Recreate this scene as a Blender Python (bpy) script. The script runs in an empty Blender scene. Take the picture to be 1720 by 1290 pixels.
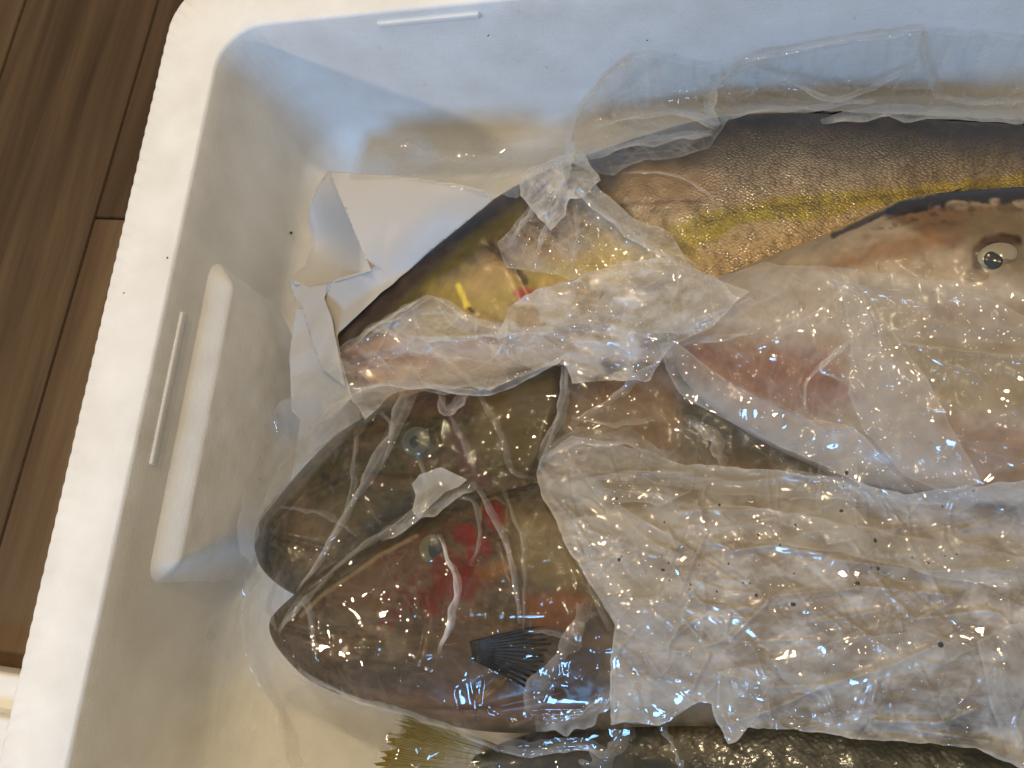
import bpy, bmesh, math, random
import numpy as np
from mathutils import Matrix, Vector
random.seed(7)
rng = np.random.default_rng(7)
sc = bpy.context.scene
COL = sc.collection

# ------------------------------------------------------------------ camera
F = 1400.0                                   # focal length in photo pixels (1720 wide)
ex = np.array([5000., -141., F]); ex /= np.linalg.norm(ex)
ey = np.array([580., 5500., -F]); ey -= ex * (ey @ ex); ey /= np.linalg.norm(ey)
ez = np.cross(ex, ey)
CAMZ = 0.63
RIM = 0.18
DZ = 0.03                                    # height the fish pile is stacked up
FLOOR_IN = 0.03
cd = bpy.data.cameras.new('camera'); cam = bpy.data.objects.new('camera', cd); COL.objects.link(cam)
Rm = Matrix([list(ex), list(ey), list(ez)]).to_4x4()
cam.matrix_world = Matrix.Translation((0, 0, CAMZ)) @ Rm
cd.sensor_width = 36.0; cd.lens = 36.0 * F / 1720.0
cd.clip_start = 0.01; cd.clip_end = 60
cd.dof.use_dof = True; cd.dof.focus_distance = 0.50; cd.dof.aperture_fstop = 13.0
sc.camera = cam
ROWS = np.stack([ex, ey, ez])                # world = ROWS @ cam
def ray(px, py):
    px = np.asarray(px, float); py = np.asarray(py, float)
    d = np.stack([px - 860., 645. - py, np.full(np.broadcast(px, py).shape, -F)], -1)
    return d @ ROWS.T
def P(px, py, z):
    d = ray(px, py); t = (np.asarray(z) - CAMZ) / d[..., 2]
    return np.stack([d[..., 0] * t, d[..., 1] * t, np.broadcast_to(z, t.shape)], -1)
def proj(w):
    c = (np.asarray(w) - np.array([0, 0, CAMZ])) @ ROWS
    return 860. + c[..., 0] / -c[..., 2] * F, 645. - c[..., 1] / -c[..., 2] * F

# ------------------------------------------------------------------ world, lamps, exposure
def srgb(r, g, b):
    f = lambda c: (c / 255. / 12.92) if c <= 10 else ((c / 255. + .055) / 1.055) ** 2.4
    return np.array([f(r), f(g), f(b)])
W = bpy.data.worlds.new('World'); sc.world = W; W.use_nodes = True
bg = W.node_tree.nodes['Background']
bg.inputs[0].default_value = (1.0, .87, .68, 1); bg.inputs[1].default_value = .32
def area(name, loc, target, size, power, col, shape='RECTANGLE', size_y=None):
    l = bpy.data.lights.new(name, 'AREA'); l.shape = shape; l.size = size
    if size_y: l.size_y = size_y
    l.energy = power; l.color = col
    o = bpy.data.objects.new(name, l); COL.objects.link(o)
    o.location = loc
    o.rotation_euler = (Vector(target) - Vector(loc)).to_track_quat('-Z', 'Y').to_euler()
    return o
area('room_lamp', (-1.70, -.55, 1.25), (0.05, 0, .12), .12, 15, (1, .78, .50), 'DISK')
area('ceiling_lamp', (-.15, .95, 2.1), (0.0, 0, .1), .09, 15.5, (1, .79, .49), 'DISK')
for lx, ly in ((-.85, .55), (.85, .75), (.15, 1.75), (-.95, 1.35), (.95, -.35), (-.35, .30)):       # a row of small ceiling downlights
    area('downlight', (lx, ly, 2.15), (lx * .3, ly * .3, .1), .045, 2.6, (1, .79, .49), 'DISK')
area('ceiling_lamp', (.40, .10, 2.1), (0.1, 0, .1), .07, 5, (1, .78, .50), 'DISK')
area('ceiling_lamp', (-.5, 1.5, 2.1), (0.1, 0, .1), .07, 5, (1, .78, .50), 'DISK')
area('window_light', (-.60, -2.35, 1.95), (0.1, 0.25, .1), .5, 78, (.22, .52, 1.0), 'RECTANGLE', .7)
sc.view_settings.view_transform = 'Standard'; sc.view_settings.look = 'None'
sc.view_settings.exposure = -0.42; sc.view_settings.gamma = 1.0
sc.cycles.use_denoising = True
sc.cycles.transparent_max_bounces = 24
sc.cycles.max_bounces = 10
sc.cycles.caustics_reflective = False; sc.cycles.caustics_refractive = False

# ------------------------------------------------------------------ helpers
def mesh_obj(name, verts, faces, mat=None, parent=None, smooth=True, attrs=None, uv=None):
    me = bpy.data.meshes.new(name)
    verts = np.asarray(verts, np.float32)
    if isinstance(faces, np.ndarray):
        n, k = faces.shape
        me.vertices.add(len(verts)); me.vertices.foreach_set('co', verts.ravel())
        me.loops.add(n * k); me.loops.foreach_set('vertex_index', faces.astype(np.int32).ravel())
        me.polygons.add(n); me.polygons.foreach_set('loop_start', np.arange(0, n * k, k, dtype=np.int32))
        me.polygons.foreach_set('loop_total', np.full(n, k, np.int32))
        me.update(calc_edges=True); me.validate()
    else:
        me.from_pydata([tuple(map(float, v)) for v in verts], [], faces)
    if smooth: me.polygons.foreach_set('use_smooth', np.ones(len(me.polygons), bool))
    if attrs:
        for an, arr in attrs.items():
            arr = np.asarray(arr, np.float32)
            if arr.ndim == 2:
                a = me.color_attributes.new(an, 'FLOAT_COLOR', 'POINT')
                a.data.foreach_set('color', np.concatenate([arr, np.ones((len(arr), 1), np.float32)], 1).ravel())
            else:
                a = me.attributes.new(an, 'FLOAT', 'POINT'); a.data.foreach_set('value', arr.ravel())
    if uv is not None:
        ul = me.uv_layers.new(name='UVMap')
        li = np.empty(len(me.loops), np.int32); me.loops.foreach_get('vertex_index', li)
        ul.data.foreach_set('uv', np.asarray(uv, np.float32)[li].ravel())
    if mat: me.materials.append(mat)
    me.update()
    o = bpy.data.objects.new(name, me); COL.objects.link(o)
    if parent: o.parent = parent
    return o
def tag(o, label=None, cat=None, group=None, kind=None):
    if label: o['label'] = label
    if cat: o['category'] = cat
    if group: o['group'] = group
    if kind: o['kind'] = kind
    return o
def empty(name, loc=(0, 0, 0)):
    o = bpy.data.objects.new(name, None); COL.objects.link(o); o.location = loc; o.empty_display_size = .02
    return o
def attach(o, parent):                      # keep world geometry, parent sits at its own base
    o.parent = parent; o.matrix_parent_inverse = Matrix.Translation(parent.location).inverted()
    return o
def grid_faces(n, m, wrap=False):
    i = np.arange(n - 1)[:, None]; mm = m if wrap else m - 1
    j = np.arange(mm)[None, :]; j2 = (j + 1) % m
    return np.stack([i * m + j, i * m + j2, (i + 1) * m + j2, (i + 1) * m + j], -1).reshape(-1, 4)

def _hash(ix, iy, s):
    h = (ix.astype(np.int64) * 374761393 + iy.astype(np.int64) * 668265263 + s * 1442695041) & 0xffffffff
    h = ((h ^ (h >> 13)) * 1274126177) & 0xffffffff
    return ((h ^ (h >> 16)) & 0xffff) / 65535.
def vnoise(x, y, s=0):
    ix = np.floor(x); iy = np.floor(y); fx = x - ix; fy = y - iy
    fx = fx * fx * (3 - 2 * fx); fy = fy * fy * (3 - 2 * fy)
    a = _hash(ix, iy, s); b = _hash(ix + 1, iy, s); c = _hash(ix, iy + 1, s); d = _hash(ix + 1, iy + 1, s)
    return (a * (1 - fx) + b * fx) * (1 - fy) + (c * (1 - fx) + d * fx) * fy
def fbm(x, y, s=0, o=4):
    v = 0; a = .5; t = 0
    for k in range(o):
        v = v + a * vnoise(x * 2 ** k, y * 2 ** k, s + k * 17); t += a; a *= .5
    return v / t
def sm(a, b, x):
    # smooth step; works with a > b too
    t = np.clip((x - a) / (b - a), 0, 1); return t * t * (3 - 2 * t)
def seg_dist(x, y, pts, closed=False):
    pts = np.asarray(pts, float); n = len(pts); best = np.full(np.shape(x), 1e9)
    for k in range(n if closed else n - 1):
        a = pts[k]; b = pts[(k + 1) % n]; d = b - a; L = d @ d + 1e-9
        t = np.clip(((x - a[0]) * d[0] + (y - a[1]) * d[1]) / L, 0, 1)
        best = np.minimum(best, np.hypot(x - a[0] - t * d[0], y - a[1] - t * d[1]))
    return best
def inside(x, y, pts):
    pts = np.asarray(pts, float); n = len(pts); r = np.zeros(np.shape(x), bool)
    for k in range(n):
        a = pts[k]; b = pts[(k + 1) % n]
        if a[1] == b[1]: continue
        c = (a[1] > y) != (b[1] > y)
        r ^= c & (x < (b[0] - a[0]) * (y - a[1]) / (b[1] - a[1]) + a[0])
    return r
def sdist(x, y, pts):
    d = seg_dist(x, y, pts, True); return np.where(inside(x, y, pts), d, -d)
def crom(pts, n):
    """smooth curve through pts, n points evenly spread"""
    p = np.asarray(pts, float)
    e = np.concatenate([[2 * p[0] - p[1]], p, [2 * p[-1] - p[-2]]])
    out = []
    for k in range(len(p) - 1):
        a, b, c, d = e[k:k + 4]; t = np.linspace(0, 1, 24, endpoint=False)[:, None]
        out.append(.5 * (2 * b + (c - a) * t + (2 * a - 5 * b + 4 * c - d) * t ** 2 + (3 * b - a - 3 * c + d) * t ** 3))
    out.append(p[-1:]); q = np.concatenate(out)
    s = np.concatenate([[0], np.cumsum(np.linalg.norm(np.diff(q, axis=0), axis=1))])
    u = np.linspace(0, s[-1], n)
    return np.stack([np.interp(u, s, q[:, k]) for k in range(q.shape[1])], -1)
def blur2(a, s):
    r = int(max(1, math.ceil(3 * s))); k = np.exp(-.5 * (np.arange(-r, r + 1) / s) ** 2); k /= k.sum()
    for ax in (0, 1):
        p = [(0, 0), (0, 0)]; p[ax] = (r, r); q = np.pad(a, p, mode='edge')
        n = a.shape[ax]; o = 0
        for i, kk in enumerate(k):
            o = o + kk * (q[i:i + n] if ax == 0 else q[:, i:i + n])
        a = o
    return a
def maxf(a, r):
    for ax in (0, 1):
        p = [(0, 0), (0, 0)]; p[ax] = (r, r); q = np.pad(a, p, mode='edge'); n = a.shape[ax]
        o = None
        for i in range(2 * r + 1):
            v = q[i:i + n] if ax == 0 else q[:, i:i + n]; o = v if o is None else np.maximum(o, v)
        a = o
    return a

# ------------------------------------------------------------------ materials
def new_mat(name):
    m = bpy.data.materials.new(name); m.use_nodes = True
    nt = m.node_tree; nt.nodes.clear()
    o = nt.nodes.new('ShaderNodeOutputMaterial')
    return m, nt, o
def N(nt, t, **kw):
    n = nt.nodes.new(t)
    for k, v in kw.items():
        if k.startswith('i_'):
            key = k[2:]; key = int(key) if key.isdigit() else key.replace('_', ' ')
            n.inputs[key].default_value = v
        else: setattr(n, k, v)
    return n
def L(nt, a, b): nt.links.new(a, b)

def foam_mat():
    m, nt, out = new_mat('white_foam')
    b = N(nt, 'ShaderNodeBsdfPrincipled'); b.inputs['Roughness'].default_value = .55
    b.inputs['Specular IOR Level'].default_value = .35
    tc = N(nt, 'ShaderNodeTexCoord')
    vo = N(nt, 'ShaderNodeTexVoronoi', feature='DISTANCE_TO_EDGE'); vo.inputs['Scale'].default_value = 260
    L(nt, tc.outputs['Object'], vo.inputs['Vector'])
    no = N(nt, 'ShaderNodeTexNoise'); no.inputs['Scale'].default_value = 30; no.inputs['Detail'].default_value = 6
    L(nt, tc.outputs['Object'], no.inputs['Vector'])
    mp = N(nt, 'ShaderNodeMapping'); mp.inputs['Scale'].default_value = (90, 90, 420)
    L(nt, tc.outputs['Object'], mp.inputs['Vector'])
    st = N(nt, 'ShaderNodeTexNoise'); st.inputs['Scale'].default_value = 1; st.inputs['Detail'].default_value = 3
    L(nt, mp.outputs[0], st.inputs['Vector'])
    rmp = N(nt, 'ShaderNodeMapRange'); rmp.inputs[1].default_value = 0; rmp.inputs[2].default_value = .12
    L(nt, vo.outputs['Distance'], rmp.inputs[0])
    ad = N(nt, 'ShaderNodeMath', operation='MULTIPLY_ADD'); ad.inputs[1].default_value = .35
    L(nt, rmp.outputs[0], ad.inputs[0])
    st2 = N(nt, 'ShaderNodeMath', operation='MULTIPLY'); st2.inputs[1].default_value = .9
    L(nt, st.outputs[0], st2.inputs[0]); L(nt, st2.outputs[0], ad.inputs[2])
    bp = N(nt, 'ShaderNodeBump'); bp.inputs['Strength'].default_value = .20; bp.inputs['Distance'].default_value = .0008
    L(nt, ad.outputs[0], bp.inputs['Height']); L(nt, bp.outputs[0], b.inputs['Normal'])
    cr = N(nt, 'ShaderNodeValToRGB')
    cr.color_ramp.elements[0].position = .3; cr.color_ramp.elements[0].color = (.74, .72, .68, 1)
    cr.color_ramp.elements[1].position = .7; cr.color_ramp.elements[1].color = (.84, .83, .80, 1)
    L(nt, no.outputs[0], cr.inputs[0]); L(nt, cr.outputs[0], b.inputs['Base Color'])
    L(nt, b.outputs[0], out.inputs[0]); return m
FOAM = foam_mat()

def wood_mat():
    m, nt, out = new_mat('brown_wood')
    b = N(nt, 'ShaderNodeBsdfPrincipled'); b.inputs['Roughness'].default_value = .5; b.inputs['Specular IOR Level'].default_value = .2
    tc = N(nt, 'ShaderNodeTexCoord'); oi = N(nt, 'ShaderNodeObjectInfo')
    mp = N(nt, 'ShaderNodeMapping'); mp.inputs['Scale'].default_value = (24, 1.6, 8)
    ca = N(nt, 'ShaderNodeCombineXYZ'); ml = N(nt, 'ShaderNodeMath', operation='MULTIPLY'); ml.inputs[1].default_value = 31
    L(nt, oi.outputs['Random'], ml.inputs[0]); L(nt, ml.outputs[0], ca.inputs[0]); L(nt, ml.outputs[0], ca.inputs[1])
    va = N(nt, 'ShaderNodeVectorMath', operation='ADD')
    L(nt, tc.outputs['Object'], va.inputs[0]); L(nt, ca.outputs[0], va.inputs[1]); L(nt, va.outputs[0], mp.inputs[0])
    n1 = N(nt, 'ShaderNodeTexNoise'); n1.inputs['Scale'].default_value = 1; n1.inputs['Detail'].default_value = 7; n1.inputs['Distortion'].default_value = .9
    L(nt, mp.outputs[0], n1.inputs['Vector'])
    mp2 = N(nt, 'ShaderNodeMapping'); mp2.inputs['Scale'].default_value = (420, 9, 8)
    L(nt, va.outputs[0], mp2.inputs[0])
    n2 = N(nt, 'ShaderNodeTexNoise'); n2.inputs['Scale'].default_value = 1; n2.inputs['Detail'].default_value = 4
    L(nt, mp2.outputs[0], n2.inputs['Vector'])
    mx = N(nt, 'ShaderNodeMath', operation='MULTIPLY_ADD'); mx.inputs[1].default_value = .22
    L(nt, n2.outputs[0], mx.inputs[0])
    m3 = N(nt, 'ShaderNodeMath', operation='MULTIPLY'); m3.inputs[1].default_value = .86
    L(nt, n1.outputs[0], m3.inputs[0]); L(nt, m3.outputs[0], mx.inputs[2])
    cr = N(nt, 'ShaderNodeValToRGB'); e = cr.color_ramp.elements
    e[0].position = .33; e[0].color = (.058, .031, .016, 1); e[1].position = .78; e[1].color = (.17, .108, .054, 1)
    k = e.new(.55); k.color = (.104, .063, .032, 1)
    L(nt, mx.outputs[0], cr.inputs[0])
    hs = N(nt, 'ShaderNodeHueSaturation')
    vr = N(nt, 'ShaderNodeMapRange'); vr.inputs[3].default_value = .72; vr.inputs[4].default_value = 1.18
    L(nt, oi.outputs['Random'], vr.inputs[0]); L(nt, vr.outputs[0], hs.inputs['Value']); L(nt, cr.outputs[0], hs.inputs['Color'])
    L(nt, hs.outputs[0], b.inputs['Base Color'])
    bp = N(nt, 'ShaderNodeBump'); bp.inputs['Strength'].default_value = .15; bp.inputs['Distance'].default_value = .0006
    L(nt, n2.outputs[0], bp.inputs['Height']); L(nt, bp.outputs[0], b.inputs['Normal'])
    L(nt, b.outputs[0], out.inputs[0]); return m
WOOD = wood_mat()

def plain_mat(name, col, rough=.5, spec=.5, coat=0, metal=0, bump=None):
    m, nt, out = new_mat(name)
    b = N(nt, 'ShaderNodeBsdfPrincipled')
    b.inputs['Base Color'].default_value = (*col, 1); b.inputs['Roughness'].default_value = rough
    b.inputs['Specular IOR Level'].default_value = spec; b.inputs['Coat Weight'].default_value = coat
    b.inputs['Coat Roughness'].default_value = .06; b.inputs['Metallic'].default_value = metal
    tc = N(nt, 'ShaderNodeTexCoord'); no = N(nt, 'ShaderNodeTexNoise'); no.inputs['Scale'].default_value = bump or 150
    no.inputs['Detail'].default_value = 5
    L(nt, tc.outputs['Object'], no.inputs['Vector'])
    hs = N(nt, 'ShaderNodeHueSaturation'); hs.inputs['Color'].default_value = (*col, 1)
    mr = N(nt, 'ShaderNodeMapRange'); mr.inputs[3].default_value = .8; mr.inputs[4].default_value = 1.2
    L(nt, no.outputs[0], mr.inputs[0]); L(nt, mr.outputs[0], hs.inputs['Value']); L(nt, hs.outputs[0], b.inputs['Base Color'])
    bp = N(nt, 'ShaderNodeBump'); bp.inputs['Strength'].default_value = .2; bp.inputs['Distance'].default_value = .0005
    L(nt, no.outputs[0], bp.inputs['Height']); L(nt, bp.outputs[0], b.inputs['Normal'])
    L(nt, b.outputs[0], out.inputs[0]); return m
GROOVE = plain_mat('dark_groove', (.012, .007, .005), .8)

def fish_mat(name, scales=0., scale_size=420., rough=.32, metal=0., coat=.6, noise=1.0, aspect=1.35, spec=.5):
    m, nt, out = new_mat(name)
    b = N(nt, 'ShaderNodeBsdfPrincipled'); b.inputs['Roughness'].default_value = rough
    b.inputs['Metallic'].default_value = metal; b.inputs['Specular IOR Level'].default_value = spec
    b.inputs['Coat Weight'].default_value = coat; b.inputs['Coat Roughness'].default_value = .12
    at = N(nt, 'ShaderNodeVertexColor', layer_name='skin')
    sa = N(nt, 'ShaderNodeAttribute', attribute_name='scaly')
    uvn = N(nt, 'ShaderNodeUVMap')
    no = N(nt, 'ShaderNodeTexNoise'); no.inputs['Scale'].default_value = 110; no.inputs['Detail'].default_value = 8
    L(nt, uvn.outputs[0], no.inputs['Vector'])
    hs = N(nt, 'ShaderNodeHueSaturation')
    mr = N(nt, 'ShaderNodeMapRange'); mr.inputs[3].default_value = .62; mr.inputs[4].default_value = 1.38
    L(nt, no.outputs[0], mr.inputs[0])
    L(nt, at.outputs[0], hs.inputs['Color'])
    h = N(nt, 'ShaderNodeMath', operation='MULTIPLY'); h.inputs[1].default_value = .35 * noise
    L(nt, no.outputs[0], h.inputs[0])
    height = h.outputs[0]; val = mr.outputs[0]
    if scales > 0:
        mp = N(nt, 'ShaderNodeMapping'); mp.inputs['Scale'].default_value = (scale_size, scale_size * aspect, 1); mp.inputs['Rotation'].default_value = (0, 0, math.radians(40))
        L(nt, uvn.outputs[0], mp.inputs[0])
        vo = N(nt, 'ShaderNodeTexVoronoi', voronoi_dimensions='2D'); vo.inputs['Scale'].default_value = 1; vo.inputs['Randomness'].default_value = .75
        L(nt, mp.outputs[0], vo.inputs['Vector'])
        inv = N(nt, 'ShaderNodeMath', operation='SUBTRACT'); inv.inputs[0].default_value = .8
        L(nt, vo.outputs['Distance'], inv.inputs[1])
        sx = N(nt, 'ShaderNodeMath', operation='MULTIPLY'); L(nt, inv.outputs[0], sx.inputs[0]); L(nt, sa.outputs['Fac'], sx.inputs[1])
        ad = N(nt, 'ShaderNodeMath', operation='MULTIPLY_ADD'); ad.inputs[1].default_value = scales
        L(nt, sx.outputs[0], ad.inputs[0]); L(nt, h.outputs[0], ad.inputs[2]); height = ad.outputs[0]
        # scale centres a little paler than their overlaps
        vm = N(nt, 'ShaderNodeMath', operation='MULTIPLY_ADD'); vm.inputs[1].default_value = .8
        L(nt, sx.outputs[0], vm.inputs[0])
        v2 = N(nt, 'ShaderNodeMath', operation='MULTIPLY_ADD'); v2.inputs[1].default_value = -.34
        L(nt, sa.outputs['Fac'], v2.inputs[0]); L(nt, mr.outputs[0], v2.inputs[2]); L(nt, v2.outputs[0], vm.inputs[2])
        val = vm.outputs[0]
    L(nt, val, hs.inputs['Value'])
    L(nt, hs.outputs[0], b.inputs['Base Color'])
    bp = N(nt, 'ShaderNodeBump'); bp.inputs['Strength'].default_value = .5; bp.inputs['Distance'].default_value = .0012
    L(nt, height, bp.inputs['Height']); L(nt, bp.outputs[0], b.inputs['Normal'])
    bp2 = N(nt, 'ShaderNodeBump'); bp2.inputs['Strength'].default_value = .25; bp2.inputs['Distance'].default_value = .0012
    L(nt, height, bp2.inputs['Height']); L(nt, bp2.outputs[0], b.inputs['Coat Normal'])
    L(nt, b.outputs[0], out.inputs[0]); return m

def film_mat(name, tint=(.98, .98, .97), haze_col=(.80, .79, .76), rough=.04, gl=.52):
    m, nt, out = new_mat(name)
    tr = N(nt, 'ShaderNodeBsdfTransparent'); tr.inputs[0].default_value = (*tint, 1)
    di = N(nt, 'ShaderNodeBsdfDiffuse'); di.inputs[0].default_value = (*haze_col, 1)
    tl = N(nt, 'ShaderNodeBsdfTranslucent'); tl.inputs[0].default_value = (*haze_col, 1)
    dt = N(nt, 'ShaderNodeMixShader'); dt.inputs[0].default_value = .4
    L(nt, di.outputs[0], dt.inputs[1]); L(nt, tl.outputs[0], dt.inputs[2])
    ha = N(nt, 'ShaderNodeAttribute', attribute_name='haze')
    m1 = N(nt, 'ShaderNodeMixShader')
    L(nt, ha.outputs['Fac'], m1.inputs[0]); L(nt, tr.outputs[0], m1.inputs[1]); L(nt, dt.outputs[0], m1.inputs[2])
    tc = N(nt, 'ShaderNodeTexCoord')
    no = N(nt, 'ShaderNodeTexNoise'); no.inputs['Scale'].default_value = 70; no.inputs['Detail'].default_value = 2
    no.inputs['Distortion'].default_value = .5
    L(nt, tc.outputs['Object'], no.inputs['Vector'])
    bp = N(nt, 'ShaderNodeBump'); bp.inputs['Strength'].default_value = .04; bp.inputs['Distance'].default_value = .0015
    L(nt, no.outputs[0], bp.inputs['Height'])
    g = N(nt, 'ShaderNodeBsdfGlossy'); g.inputs['Roughness'].default_value = rough
    g.inputs['Color'].default_value = (1, 1, 1, 1)
    L(nt, bp.outputs[0], g.inputs['Normal'])
    lw = N(nt, 'ShaderNodeLayerWeight'); lw.inputs[0].default_value = .5; L(nt, bp.outputs[0], lw.inputs['Normal'])
    pw = N(nt, 'ShaderNodeMath', operation='POWER'); pw.inputs[1].default_value = 3; L(nt, lw.outputs['Facing'], pw.inputs[0])
    ma = N(nt, 'ShaderNodeMath', operation='MULTIPLY_ADD', use_clamp=True); ma.inputs[1].default_value = .6; ma.inputs[2].default_value = .075 * gl
    L(nt, pw.outputs[0], ma.inputs[0])
    m2 = N(nt, 'ShaderNodeMixShader'); L(nt, ma.outputs[0], m2.inputs[0]); L(nt, m1.outputs[0], m2.inputs[1]); L(nt, g.outputs[0], m2.inputs[2])
    L(nt, m2.outputs[0], out.inputs[0]); return m
FILM = film_mat('clear_film')
MILKY = film_mat('milky_film', haze_col=(.82, .80, .77))

def drop_mat():
    m, nt, out = new_mat('water')
    tr = N(nt, 'ShaderNodeBsdfTransparent'); tr.inputs[0].default_value = (.93, .93, .92, 1)
    g = N(nt, 'ShaderNodeBsdfGlossy'); g.inputs['Roughness'].default_value = .05
    lw = N(nt, 'ShaderNodeLayerWeight'); lw.inputs[0].default_value = .5
    pw = N(nt, 'ShaderNodeMath', operation='POWER'); pw.inputs[1].default_value = 2.5; L(nt, lw.outputs['Facing'], pw.inputs[0])
    ma = N(nt, 'ShaderNodeMath', operation='MULTIPLY_ADD', use_clamp=True); ma.inputs[1].default_value = .8; ma.inputs[2].default_value = .05
    L(nt, pw.outputs[0], ma.inputs[0])
    mx = N(nt, 'ShaderNodeMixShader'); L(nt, ma.outputs[0], mx.inputs[0]); L(nt, tr.outputs[0], mx.inputs[1]); L(nt, g.outputs[0], mx.inputs[2])
    L(nt, mx.outputs[0], out.inputs[0]); return m
WATER = drop_mat()

# ------------------------------------------------------------------ wooden floor
fa, fb = P(265, 0, 0.)[:2], P(0, 910, 0.)[:2]
fd = (fa - fb) / np.linalg.norm(fa - fb); ang = math.atan2(fd[1], fd[0]) - math.pi / 2
fn = np.array([fd[1], -fd[0]])               # to the right of the seam
wf = mesh_obj('wooden_floor', [(-3, -3, -.03), (3, -3, -.03), (3, 3, -.03), (-3, 3, -.03)], [[0, 1, 2, 3]], GROOVE, smooth=False)
tag(wf, 'brown wooden plank floor under the white foam box', kind='structure')
PW, PL, GAP = .185, 1.1, .0022
def plank_mesh():
    bm = bmesh.new(); bmesh.ops.create_cube(bm, size=1)
    for v in bm.verts: v.co = Vector((v.co.x * (PW - GAP), v.co.y * (PL - GAP), v.co.z * .02))
    bmesh.ops.bevel(bm, geom=[e for e in bm.edges], offset=.0009, segments=2, affect='EDGES')
    me = bpy.data.meshes.new('plank'); bm.to_mesh(me); bm.free(); me.materials.append(WOOD); return me
pm = plank_mesh()
joint = P(166, 366, 0.)[:2]; js = (joint - fb) @ fd      # along-seam position of the butt joint seen beside the box
for r in range(-9, 10):
    off = js if r == 0 else js + .37 + .31 * ((r * 5) % 3) + (.05 if r == -1 else 0)
    for k in range(-3, 3):
        c = fb + fn * (r + .5) * PW + fd * (off + (k + .5) * PL)
        o = bpy.data.objects.new('plank', pm); COL.objects.link(o); o.parent = wf
        o.location = (c[0], c[1], -.010 - .0004 * ((r * 7 + k * 3) % 3)); o.rotation_euler = (0, 0, ang)

# ------------------------------------------------------------------ foam box
xo = np.mean([P(281, 52, RIM)[0], P(87, 870, RIM)[0], P(5, 1230, RIM)[0]])
xi = np.mean([P(359, 133, RIM)[0], P(293, 450, RIM)[0], P(199, 870, RIM)[0], P(105, 1290, RIM)[0]])
yi = np.mean([P(480, 41, RIM)[1], P(600, 21.6, RIM)[1], P(814, 0, RIM)[1]])
wall = xi - xo
BOXW, BOXD = .76, .62
x1i, y0i = xi + BOXW, yi - BOXD
box = empty('foam_box', ((xi + x1i) / 2, (yi + y0i) / 2, 0))
tag(box, 'open white polystyrene box holding the wet fish, on the wooden floor', 'foam box')
def rrect(inset, r, n_side=None, step=None, scallop=0.):
    x0, x1, y0, y1 = xi + inset, x1i - inset, y0i + inset, yi - inset
    r = max(r, .002); pts = []
    cs = [(x1 - r, y1 - r, 0), (x0 + r, y1 - r, 90), (x0 + r, y0 + r, 180), (x1 - r, y0 + r, 270)]
    for cx, cy, a0 in cs:
        for a in np.radians(a0 + np.linspace(0, 90, 9)): pts.append((cx + r * math.cos(a), cy + r * math.sin(a)))
    p = np.array(pts + [pts[0]]); s = np.concatenate([[0], np.cumsum(np.linalg.norm(np.diff(p, axis=0), axis=1))])
    u = np.linspace(0, s[-1], NP, endpoint=False)
    q = np.stack([np.interp(u, s, p[:, 0]), np.interp(u, s, p[:, 1])], -1)
    if scallop:
        t = np.roll(q, -1, 0) - np.roll(q, 1, 0); t /= np.linalg.norm(t, axis=1)[:, None]
        nrm = np.stack([t[:, 1], -t[:, 0]], -1)
        nc = round(s[-1] / .0098); ph = u / s[-1] * nc
        amp = scallop * (1 - np.abs(np.sin(math.pi * ph)) ** .7) * (.55 + .9 * _hash(np.floor(ph + .5) % nc, np.zeros(NP), 5))
        q -= nrm * amp[:, None]
    return q
NP = 2400
RI = .034
rings = [(-wall, .047, 0.0, .0010), (-wall, .047, RIM - .004, .0010), (-wall + .0008, .046, RIM - .0012, .0010), (-wall + .0026, .044, RIM, .0006),
         (-wall * .5, .040, RIM + .0002, 0), (-.0025, RI + .001, RIM, 0), (-.0008, RI, RIM - .0008, 0), (0, RI, RIM - .003, 0)]
for k in range(1, 9):
    t = k / 8; rings.append((.007 * t, RI, RIM - .003 - (RIM - .003 - FLOOR_IN - .032) * t, 0))
for k in range(1, 9):
    a = math.radians(90 * k / 8); rings.append((.007 + .032 * (1 - math.cos(a)), RI - .016 * (1 - math.cos(a)), FLOOR_IN + .032 * (1 - math.sin(a)), 0))
V = []
for ins, r, z, s in rings:
    q = rrect(ins, r, scallop=s); 
    if abs(ins) < .003 and z > RIM - .002:      # small dents along the inner lip
        k_ = np.arange(NP); dn = (vnoise(k_ / 7., np.zeros(NP), 61) - .5) * .0005
        t_ = np.roll(q, -1, 0) - np.roll(q, 1, 0); t_ /= np.linalg.norm(t_, axis=1)[:, None]
        q = q + np.stack([-t_[:, 1], t_[:, 0]], -1) * dn[:, None]
    V.append(np.column_stack([q, np.full(NP, z)]))
V = np.concatenate(V)
body = mesh_obj('body', V, grid_faces(len(rings), NP, True), FOAM)
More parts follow.
